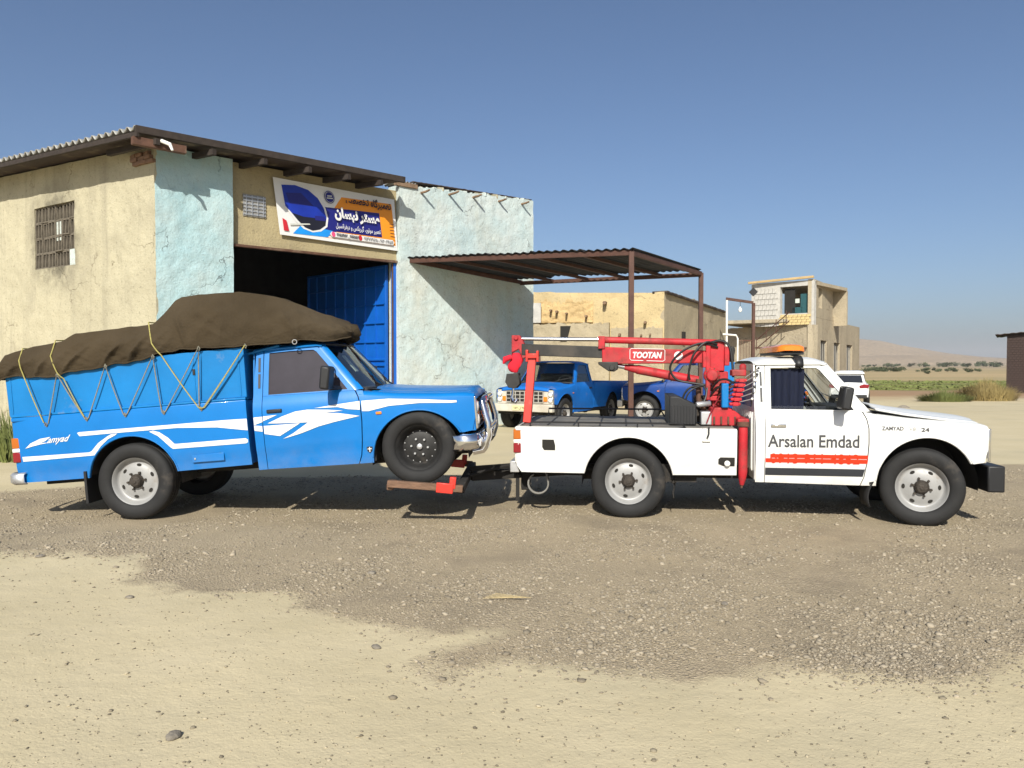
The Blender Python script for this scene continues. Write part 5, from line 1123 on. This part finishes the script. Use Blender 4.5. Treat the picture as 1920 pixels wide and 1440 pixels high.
b = MB(); b.bar((-1.07, -.48, .945), (-1.02, -.42, 1.66), .085, .085, (1, 0, 0)); b.bx(-1.08, -.95, -.50, CY+.09, 1.64, 1.69); b.bx(-1.085, -1.06, -.5, CY+.09, 1.6, 1.73); b.bx(-.97, -.945, -.5, CY+.09, 1.6, 1.72); b.build('boom_rest', 'post_red', tow, .006)
def crane_text(body, x, z, w, h, bold, shear): return lettering('lettering', body, lambda u, v, d: (u, CY-.0775-d, v-.012*(u-x)), 'decal_white', crane, height=h, width=w, x0=x, y0=z, bold=bold, shear=shear)
crane_text('TOOTAN', .055, 1.640, .305, .068, .04, .2)
b = MB(); fr = [(.025, 1.632), (.04, 1.617), (.165, 1.613)]; f2 = [(.2, 1.612), (.37, 1.606), (.39, 1.62), (.39, 1.72), (.375, 1.734), (.04, 1.742), (.025, 1.728), (.025, 1.632)]
for pl in (fr, f2): b.tube([(x, CY-.077, z) for x, z in pl], .004, 5)
b.build('lettering_frame', 'decal_white', crane)
b = MB(); b.lathe([(.045, 0), (.045, .003), (.0001, .003)], (.53, CY-.0755, 1.665), (0, -1, 0), 20); b.build('emblem', 'decal_white', crane)
b = MB(); b.bar((.5, CY-.081, 1.645), (.56, CY-.081, 1.685), .016, .004, (0, 1, 0)); b.build('emblem', 'crane_red', crane)
# hoses
def hose(pts, r=.011, m='hose'):
    pts = [Vector(p) for p in pts]; q = []
    n = len(pts)
    for i in range(n-1):
        p0, p1, p2, p3 = pts[max(i-1, 0)], pts[i], pts[i+1], pts[min(i+2, n-1)]
        for k in range(7):
            t = k/7; q.append(.5*((2*p1)+(-p0+p2)*t+(2*p0-5*p1+4*p2-p3)*t*t+(-p0+3*p1-3*p2+p3)*t**3))
    q.append(pts[-1]); b = MB(); b.tube(q, r, 7); return b.build('hose', m, crane)
hose([(.93, CY-.12, 1.75), (.75, CY-.16, 1.79), (.55, CY-.18, 1.70), (.44, CY-.17, 1.55), (.5, CY-.17, 1.42), (.66, CY-.16, 1.38), (.8, CY-.15, 1.36)], .012)
hose([(.92, CY-.13, 1.78), (.8, CY-.17, 1.80), (.68, CY-.19, 1.68), (.63, CY-.19, 1.5), (.64, CY-.18, 1.41)], .012)
hose([(.78, CY-.17, 1.35), (.64, CY-.19, 1.33), (.57, CY-.2, 1.22), (.63, CY-.2, 1.13), (.75, CY-.19, 1.15), (.81, CY-.17, 1.27), (.78, CY-.16, 1.36)], .011)
hose([(.80, CY-.16, 1.36), (.66, CY-.2, 1.31), (.6, CY-.21, 1.2), (.68, CY-.21, 1.11), (.79, CY-.19, 1.2), (.82, CY-.16, 1.33)], .009, 'hose')
hose([(.8, CY-.1, 1.78), (.95, CY-.13, 1.82), (1.04, CY-.14, 1.76), (1.07, CY-.15, 1.6), (1.08, CY-.16, 1.44)], .013)
hose([(.86, CY-.12, 1.30), (.92, CY-.2, 1.40), (1.0, CY-.24, 1.42), (1.08, CY-.26, 1.38)], .011); hose([(.84, CY-.12, 1.22), (.92, CY-.2, 1.33), (1.02, CY-.24, 1.36), (1.1, CY-.26, 1.33)], .011, 'hose')
for i in range(6): hose([(.9+.01*i, CY-.12, 1.15+.03*i), (.95, CY-.22, 1.2+.035*i), (1.02, CY-.26, 1.17+.04*i), (1.08, CY-.27, 1.2+.04*i)], .009, 'hose' if i % 2 else 'hose_brown')
hose([(1.1, CY-.2, 1.05), (1.18, CY-.25, .98), (1.2, CY-.3, .85), (1.19, CY-.3, .7), (1.15, CY-.3, .62)], .014); hose([(1.12, CY-.1, 1.02), (1.2, CY-.15, .95), (1.215, CY-.25, .8), (1.2, CY-.25, .66)], .012)
hose([(.93, CY-.28, 1.25), (.85, CY-.3, 1.1), (.8, CY-.3, .97)], .007, 'red_lens')
for (x, z, w, h) in ((.80, 1.62, .05, .16), (1.02, 1.66, .05, .2), (1.03, 1.3, .04, .2), (.90, 1.22, .1, .05)):
    b = MB(); b.bx(x-w/2, x+w/2, CY-.14, CY+.12, z-h/2, z+h/2); b.build('column_plate', 'crane_red', crane, .008)
for i in range(10):
    a = 2*PI*i/10; b = MB(); b.cyl((.87+.07*math.cos(a), CY-.135, 1.46+.07*math.sin(a)), (.87+.07*math.cos(a), CY-.15, 1.46+.07*math.sin(a)), .008, 6); b.build('bolt', 'rusty_steel', crane)
b = MB(); b.tube([(.74, CY-.06, 1.42), (.74, CY-.06, 1.2), (.8, CY-.08, 1.08)], .028, 10); b.build('return_pipe', 'rusty_steel', crane)
b = MB(); b.obox((.78, CY+.1, 1.1), (.07, 0, 0), (0, .1, 0), (0, 0, .14)); b.build('motor', 'hub_grease', crane, .02)
for k in range(5): b = MB(); b.bx(.80+.07*k, .80+.07*k+.02, CY-.275, CY-.26, .96, 1.04); b.build('bolt', 'rusty_steel', crane, .004)
# valve bank and levers
vb = None
for i in range(6):
    b = MB(); z = 1.17+.048*i; x = 1.085+.012*i; b.bx(x-.03, x+.03, CY-.33, CY-.2, z-.019, z+.019); b.tube([(x-.06, CY-.3, z), (x+.05, CY-.3, z)], .018, 8); o = b.build('valve', 'crane_red', crane, .006)
for i in range(6):
    b = MB(); z = 1.19+.05*i; x = 1.12+.012*i; p = (x+.12, CY-.36, z+.06+.012*(i-2)); b.tube([(x, CY-.3, z), p], .005, 6); b.build('lever', 'galvanised', crane)
    b = MB(); b.lathe([(.0001, -.014), (.012, -.008), (.014, 0), (.012, .008), (.0001, .014)], p, (1, 0, 0), 8); b.build('lever_knob', 'black_plastic' if i % 3 else 'pole_white', crane)
b = MB(); b.bx(1.05, 1.19, CY-.3, CY-.12, 1.455, 1.52); b.lathe([(.035, 0), (.035, .1), (.02, .12), (.0001, .12)], (1.17, CY-.2, 1.46), (0, 0, 1), 12); b.build('valve_cap', 'crane_red', crane, .01)
b = MB(); b.bx(.95, 1.02, CY-.3, CY-.2, 1.13, 1.38); b.build('oil_tank', 'blue_box_paint', crane, .012)
b = MB(); b.obox((.80, CY-.2, 1.02), (.055, 0, 0), (0, .08, 0), (0, 0, .07)); b.tube([(.7, CY-.25, 1.16), (.85, CY-.2, 1.17)], .03, 8); b.build('pump', 'galvanised', crane, .02)
for s in (-1, 1):
    b = MB(); b.tube([(1.145, s*.78, .95), (1.145, s*.78, .5), (1.14, s*.78, .42), (1.135, s*.78, .365)], [.045, .045, .036, .02], 14); o = b.build('outrigger_leg', 'crane_red', crane)
    b = MB(); b.cyl((1.145, s*.78, .955), (1.145, s*.78, 1.0), .06, 12); b.build('outrigger_cap', 'rusty_steel', crane); b = MB(); b.cyl((1.135, s*.78, .37), (1.134, s*.78, .335), .012, 8); b.build('outrigger_foot', 'rusty_steel', crane)
b = MB(); b.bx(1.09, 1.2, -.80, .80, .985, 1.03); b.build('outrigger_beam', 'crane_red', crane, .008)
# wheel lift under the nose of the blue truck, laid out in world space
Wm = Matrix.Translation(WROOT) @ Matrix.Rotation(WH, 4, 'Z'); Wi = Wm.inverted()
def wl(mb): mb.v = [tuple(Wi @ Vector(p)) for p in mb.v]; return mb
FX, FY = -.84, 8.30        # middle of the lifted axle
b = MB(); b.bar((1.0, 8.75, .40), (-.45, 8.4, .36), .12, .1); b.bx(.1, .2, 8.3, 8.5, .22, .48); lift = wl(b).build('wheel_lift', 'underbody', tow, .008)
b = MB(); b.bar((-.5, 7.42, .37), (-.47, 9.2, .37), .08, .08); wl(b).build('cross_bar', 'underbody', lift, .008)
for (yy, m) in ((7.37, 'rust_wood'), (9.2, 'rust_wood')):
    b = MB(); b.bar((-1.19, yy, .435), (-.47, yy-.01, .385), .07, .065); b.bar((-1.17, yy, .40), (-1.17, yy+.28, .40), .06, .06); wl(b).build('cradle_arm', m, lift, .006)
    b = MB(); b.bar((-.72, yy-.045, .405), (-.56, yy-.045, .39), .03, .095); b.bar((-.57, yy-.02, .39), (-.56, yy-.02, .50), .06, .06, (1, 0, 0)); wl(b).build('cradle_bracket', 'post_red', lift, .006)
b = MB(); b.bar((.25, 8.55, .47), (-.45, 8.3, .45), .05, .05); b.tube([(.15, 8.4, .5), (-.1, 8.3, .47), (-.3, 8.2, .44), (-.45, 8.1, .4)], .018, 6); wl(b).build('tie_bar', 'underbody', lift)
b = MB(); b.bx(.04, .08, 8.2, 8.28, .12, .4); wl(b).build('hanger', 'underbody', lift)

# ---------------------------------------------------------------- parked vehicles behind
def parked(name, label, loc, rot, paint, **k): return pickup(name, label, 'pickup truck', 'blue pickups parked by the garage', loc, rot, paint, (-1.15, 1.238, .45, 1.09), **k)
t1 = parked('parked_pickup', 'dusty blue pickup with round headlights facing out from under the carport', (2.02, 21.42, float(gz(2, 21))), (0, 0, R(-120)), 'worn_blue_paint', mirror=False)
b = MB(); b.bx(3.43, 3.56, -.80, .80, .44, .62); b.build('front_bumper', 'bumper_cream', t1, .015)
b = MB(); b.bx(3.561, 3.57, -.27, .25, .47, .59); pl = b.build('number_plate', 'number_plate', t1, .004)
lettering('lettering', '۶۵۷ ل ۹۱۸ ۹۳', lambda u, v, d: (3.572+d, u, v), 'banner_black', pl, height=.075, width=.46, x0=-.24, y0=.49, bold=.02)
t2 = parked('parked_pickup', 'blue pickup parked behind the crane, carport shade painted into its colour, facing left', (6.42, 20.28, float(gz(6, 21))), (0, 0, R(166)), 'shaded_blue_and_patch', mirror=False)
b = MB(); b.bx(3.43, 3.56, -.80, .80, .44, .62); b.build('front_bumper', 'bumper_cream', t2, .015)
b = MB(); b.bx(.4, 1.2, -.78, .78, 1.1, 1.62); b.build('load_box', 'blue_box_paint', t2, .01)

def suv():
    T = empty('suv', (16.3, 37.4, -.43), (0, 0, R(66)), 'white sport utility car seen from behind beyond the tow truck', 'car')
    # stations along x (rear = 0), half sections (y, z)
    st = [(0, .80, .45, .95, 1.02), (.06, .86, .36, 1.0, 1.08), (.4, .9, .33, 1.02, 1.12), (1.2, .92, .32, 1.02, 1.1), (2.2, .92, .32, 1.0, 1.06), (3.2, .92, .32, .98, 1.03), (4.0, .9, .34, .93, .98), (4.45, .84, .4, .84, .9), (4.58, .7, .5, .72, .76)]
    b = MB(); P = []
    for x, w, z0, zs, zt in st: P.append([(x, -w*.6, z0), (x, -w*.96, z0+.04), (x, -w, z0+.3), (x, -w*.985, zs-.12), (x, -w*.93, zs), (x, -w*.7, zt), (x, 0, zt+.02), (x, w*.7, zt), (x, w*.93, zs), (x, w*.985, zs-.12), (x, w, z0+.3), (x, w*.96, z0+.04), (x, w*.6, z0)])
    b.grid(P)
    for e in (P[0], P[-1]): b.add(e, [tuple(range(len(e)))])
    b.build('body', 'suv_white', T, smooth=45)
    b = MB(); P = []
    for x, w, z in ((.12, .76, 1.06), (.42, .66, 1.5), (.62, .64, 1.62), (1.4, .66, 1.68), (2.3, .65, 1.66), (2.6, .63, 1.58), (3.25, .74, 1.06)): P.append([(x, -w-.06, 1.03), (x, -w, 1.03+(z-1.03)*.5), (x, -w+.03, z-.03), (x, -w*.6, z), (x, w*.6, z), (x, w-.03, z-.03), (x, w, 1.03+(z-1.03)*.5), (x, w+.06, 1.03)])
    b.grid(P); b.build('cabin', 'suv_white', T, smooth=45)
    b = MB(); b.prism([(-.62, 1.1), (.62, 1.1), (.54, 1.45), (-.54, 1.45)], lambda u, v, t: (.085+(v-1.06)*.68+t-.02, u, v), -.012, .012); b.build('rear_window', 'glass_dark', T, .01)
    b = MB(); b.prism([(-.7, 1.52), (.7, 1.52), (.66, 1.6), (-.66, 1.6)], lambda u, v, t: (.36+t, u, v), -.06, .2); b.build('roof_spoiler', 'suv_white', T, .02)
    for s in (-1, 1):
        b = MB(); b.prism([(.5, 1.11), (2.75, 1.1), (2.35, 1.5), (.75, 1.52)], lambda u, v, t: (u, s*(.735-.17*(v-1.06)+t), v), -.01, .012); b.build('side_window', 'glass_dark', T)
        b = MB(); b.prism([(.48, .83), (.86, .84), (.9, .99), (.66, 1.03), (.46, .95)], lambda u, v, t: (-.005+t+.03*(u-.5), s*u, v), -.02, .03); b.build('tail_light', 'red_lens', T, .01)
        for x in (.85, 3.6):
            o = copy_tree(WCACHE['light'][0], T); o.location = (x, s*.80, .36); o.rotation_euler = (0, 0, 0 if s < 0 else PI); o.scale = (.95, 1.1, .95)
    b = MB(); b.bx(-.07, .03, -.8, .8, .34, .52); b.build('rear_bumper', 'black_plastic', T, .03)
    b = MB(); b.bx(-.022, -.004, -.27, .27, .78, .9); b.build('number_plate', 'banner_white', T, .004)
    b = MB(); b.lathe([(.045, 0), (.045, .012), (.0001, .014)], (-.005, 0, 1.0), (-1, 0, 0), 14); b.build('emblem', 'galvanised', T)
suv()

# ---------------------------------------------------------------- plants
def leaf_mesh(name, n, rx, ry, rz, size, seed, blades=False):
    r = np.random.default_rng(seed); b = MB()
    lob = [(r.uniform(-.6, .6)*rx, r.uniform(-.6, .6)*ry, r.uniform(.25, .75)*rz, r.uniform(.35, .6)) for _ in range(9)]
    for i in range(n):
        if blades:
            a = r.random()*2*PI; q = r.random()**.6; p = Vector((rx*.75*q*math.cos(a), ry*.75*q*math.sin(a), 0)); h = rz*(1-.55*q)*r.uniform(.55, 1.1)
            tip = p+Vector((r.normal()*.2*h+.3*p.x, r.normal()*.2*h+.3*p.y, h)); w = Vector((math.cos(a+1.5), math.sin(a+1.5), 0))*size
            m_ = p.lerp(tip, .5)+Vector((0, 0, .08*h)); b.add([p-w, p+w, m_+w*.8, m_-w*.8, tip], [(0, 1, 2, 3), (3, 2, 4)])
        else:
            lx, ly, lz, lr = lob[r.integers(0, 9)]; d = Vector(r.normal(size=3)); d.normalize(); k = r.random()**.4
            c = Vector((lx+d.x*lr*rx*k*.8, ly+d.y*lr*ry*k*.8, max(.02, lz+d.z*lr*rz*k*.8))); u = Vector(r.normal(size=3)).normalized(); v = u.orthogonal().normalized(); s = size*r.uniform(.6, 1.4)
            b.add([c-u*s, c+v*s*.6, c+u*s, c-v*s*.6], [(0, 1, 2, 3)])
    me = bpy.data.meshes.new(name); me.from_pydata(b.v, [], b.f); return me
def plant(name, me, m, loc, sc_, label, cat, group=None, rz=0., trunk=None, mesh_has_mat=False):
    T = empty(name, loc, (0, 0, rz), label, cat, group); T.scale = (sc_, sc_, sc_)
    if len(me.materials) == 0: me.materials.append(MATS[m])
    o = bpy.data.objects.new('foliage', me); COL.objects.link(o); o.parent = T
    if trunk:
        t = bpy.data.objects.new('stem', trunk); COL.objects.link(t); t.parent = T
    return T
def stem_mesh(h, r):
    b = MB(); b.tube([(0, 0, -.1), (.02*h, 0, h*.4), (-.03*h, .02, h*.8)], [r, r*.8, r*.4], 6); b.tube([(.01*h, 0, h*.35), (.22*h, .1*h, h*.7)], [r*.6, r*.2], 5); b.tube([(0.01*h, 0, h*.4), (-.22*h, -.1*h, h*.75)], [r*.6, r*.2], 5)
    me = bpy.data.meshes.new('stem'); me.from_pydata(b.v, [], b.f); me.materials.append(MATS['bark']); return me
ORD = 'first second third fourth fifth sixth seventh eighth ninth tenth eleventh twelfth thirteenth fourteenth fifteenth sixteenth seventeenth eighteenth'.split()
ST = stem_mesh(1., .05)
LM = [leaf_mesh('foliage', 420, 1.3, 1.3, 1., .11, 20+i) for i in range(4)]
LW_ = [leaf_mesh('foliage', 520, 2.6, 1.6, 1.1, .12, 30+i) for i in range(2)]
# dark thicket and scattered shrubs on the plain: pixel row gives the distance on falling ground
def far_pt(px, py):
    Y = 2.05*1450/(py-682.); return ((px-960)/1450*Y, Y, -.47)
for i, px in enumerate((1628, 1640, 1652, 1664, 1676, 1686)):
    x, y, z = far_pt(px, 696.8); plant('shrub', LW_[i % 2], 'leaf_olive', (x, y, z), 1.15, ORD[i]+' shrub from the left in the dark thicket above the white car', 'shrub', 'thicket on the plain', i*.9, ST)
for i, (px, py, s) in enumerate(sorted([(1735, 697, 1.3), (1749, 695, 1.1), (1761, 697, 1.1), (1775, 697, 1.), (1786, 697, 1.3), (1813, 696, 1.1), (1821, 698, 1.), (1832, 697, 1.), (1720, 697, .7), (1738, 701, .8)])):
    x, y, z = far_pt(px, py); plant('shrub', LM[i % 4], 'leaf_olive', (x, y, z), s*.85, ORD[i]+' shrub, counted from the left, of those dotted over the dry plain', 'shrub', 'shrubs dotted over the plain', i*1.3, ST)
for i, (px, s) in enumerate([(1618, 2.), (1629, 2.2), (1639, 2.4), (1662, 3.4), (1670, 3.6), (1684, 3.), (1708, 3.6), (1731, 4.), (1736, 3.2), (1766, 4.), (1776, 4.2), (1790, 4.6), (1806, 3.6), (1816, 3.6), (1838, 5.5), (1848, 5.), (1862, 5.), (1874, 4.6)]):
    x, y, z = far_pt(px, 687.6+.6*math.sin(i*2.1)); plant('tree', LM[i % 4], 'leaf_olive', (x, y, z), s*.72, ORD[i]+' tree from the ruined house in the far row at the foot of the hill', 'tree', 'trees at the foot of the hill', i*1.7, ST)
# dry bush by the hut, weeds
x, y = (1850-960)/1450*43, 43.
plant('dry_bush', leaf_mesh('foliage', 2600, 1.9, 1.2, 1.25, .014, 51, True), 'leaf_dry', (x, y, -.47), 1.1, 'large straw yellow dry bush in front of the dark brick hut', 'bush')
plant('dry_bush', leaf_mesh('foliage', 1500, 1.8, 1., .75, .016, 52, True), 'leaf_green', (x-3., y-1.2, -.47), 1., 'low grey green scrub left of the yellow bush', 'bush')
plant('weed_clump', leaf_mesh('foliage', 1500, 1.2, .7, .85, .012, 53, True), 'leaf_green', (-8.15, 12.6, .02), 1., 'green weeds against the garage wall behind the tail of the blue pickup', 'weeds')
# strip of crop: one mass
r = np.random.default_rng(9); b = MB()
for i in range(12000):
    y = r.uniform(60, 90); x = r.uniform(.4*y, .72*y); h = r.uniform(.05, .24)*(.6+.5*math.sin(x*.31)*math.sin(y*.4+x*.1))
    if r.random() > .5+.5*math.sin(y*.55+math.sin(x*.2)*2): continue
    a = r.random()*PI; w = Vector((math.cos(a), math.sin(a), 0))*r.uniform(.1, .25); p = Vector((x, y, -.5))
    b.add([p-w, p+w, p+w*.6+Vector((r.normal()*.1, 0, h)), p-w*.6+Vector((r.normal()*.1, 0, h))], [(0, 1, 2, 3)])
tag(b.build('crop_field', 'leaf_green', smooth=0, recalc=False), 'strip of green crop across the plain behind the white car', None, None, 'stuff')
x, y = (1695-960)/1450*33, 33.
b = MB(); P = []
for i in range(9):
    a = 2*PI*i/8; P.append([(.32*k*math.cos(a)*(1+.3*nz3(a, k, 1)), .2*k*math.sin(a), .16*(1-k*k)) for k in (0.01, .4, .7, 1)])
b.grid(P); o = b.build('earth_lump', 'rock'); o.location = (x, y, -.34); tag(o, 'dark lump of earth on the sand behind the tow truck bonnet', 'earth lump')

# ---------------------------------------------------------------- air
b = MB(); b.bx(-6900, 6900, -800, 6900, -4, 125); hz = b.build('haze', None, smooth=0)
hm = bpy.data.materials.new('haze_air'); hm.use_nodes = True; nt = hm.node_tree; nt.nodes.remove(nt.nodes['Principled BSDF'])
pv = nt.nodes.new('ShaderNodeVolumePrincipled'); pv.inputs['Color'].default_value = (.78, .78, .8, 1); pv.inputs['Density'].default_value = .00022; pv.inputs['Anisotropy'].default_value = .0
nt.links.new(pv.outputs[0], nt.nodes['Material Output'].inputs['Volume']); hz.data.materials.append(hm); hz['kind'] = 'stuff'; hz['label'] = 'thin pale haze over the plain and hills'
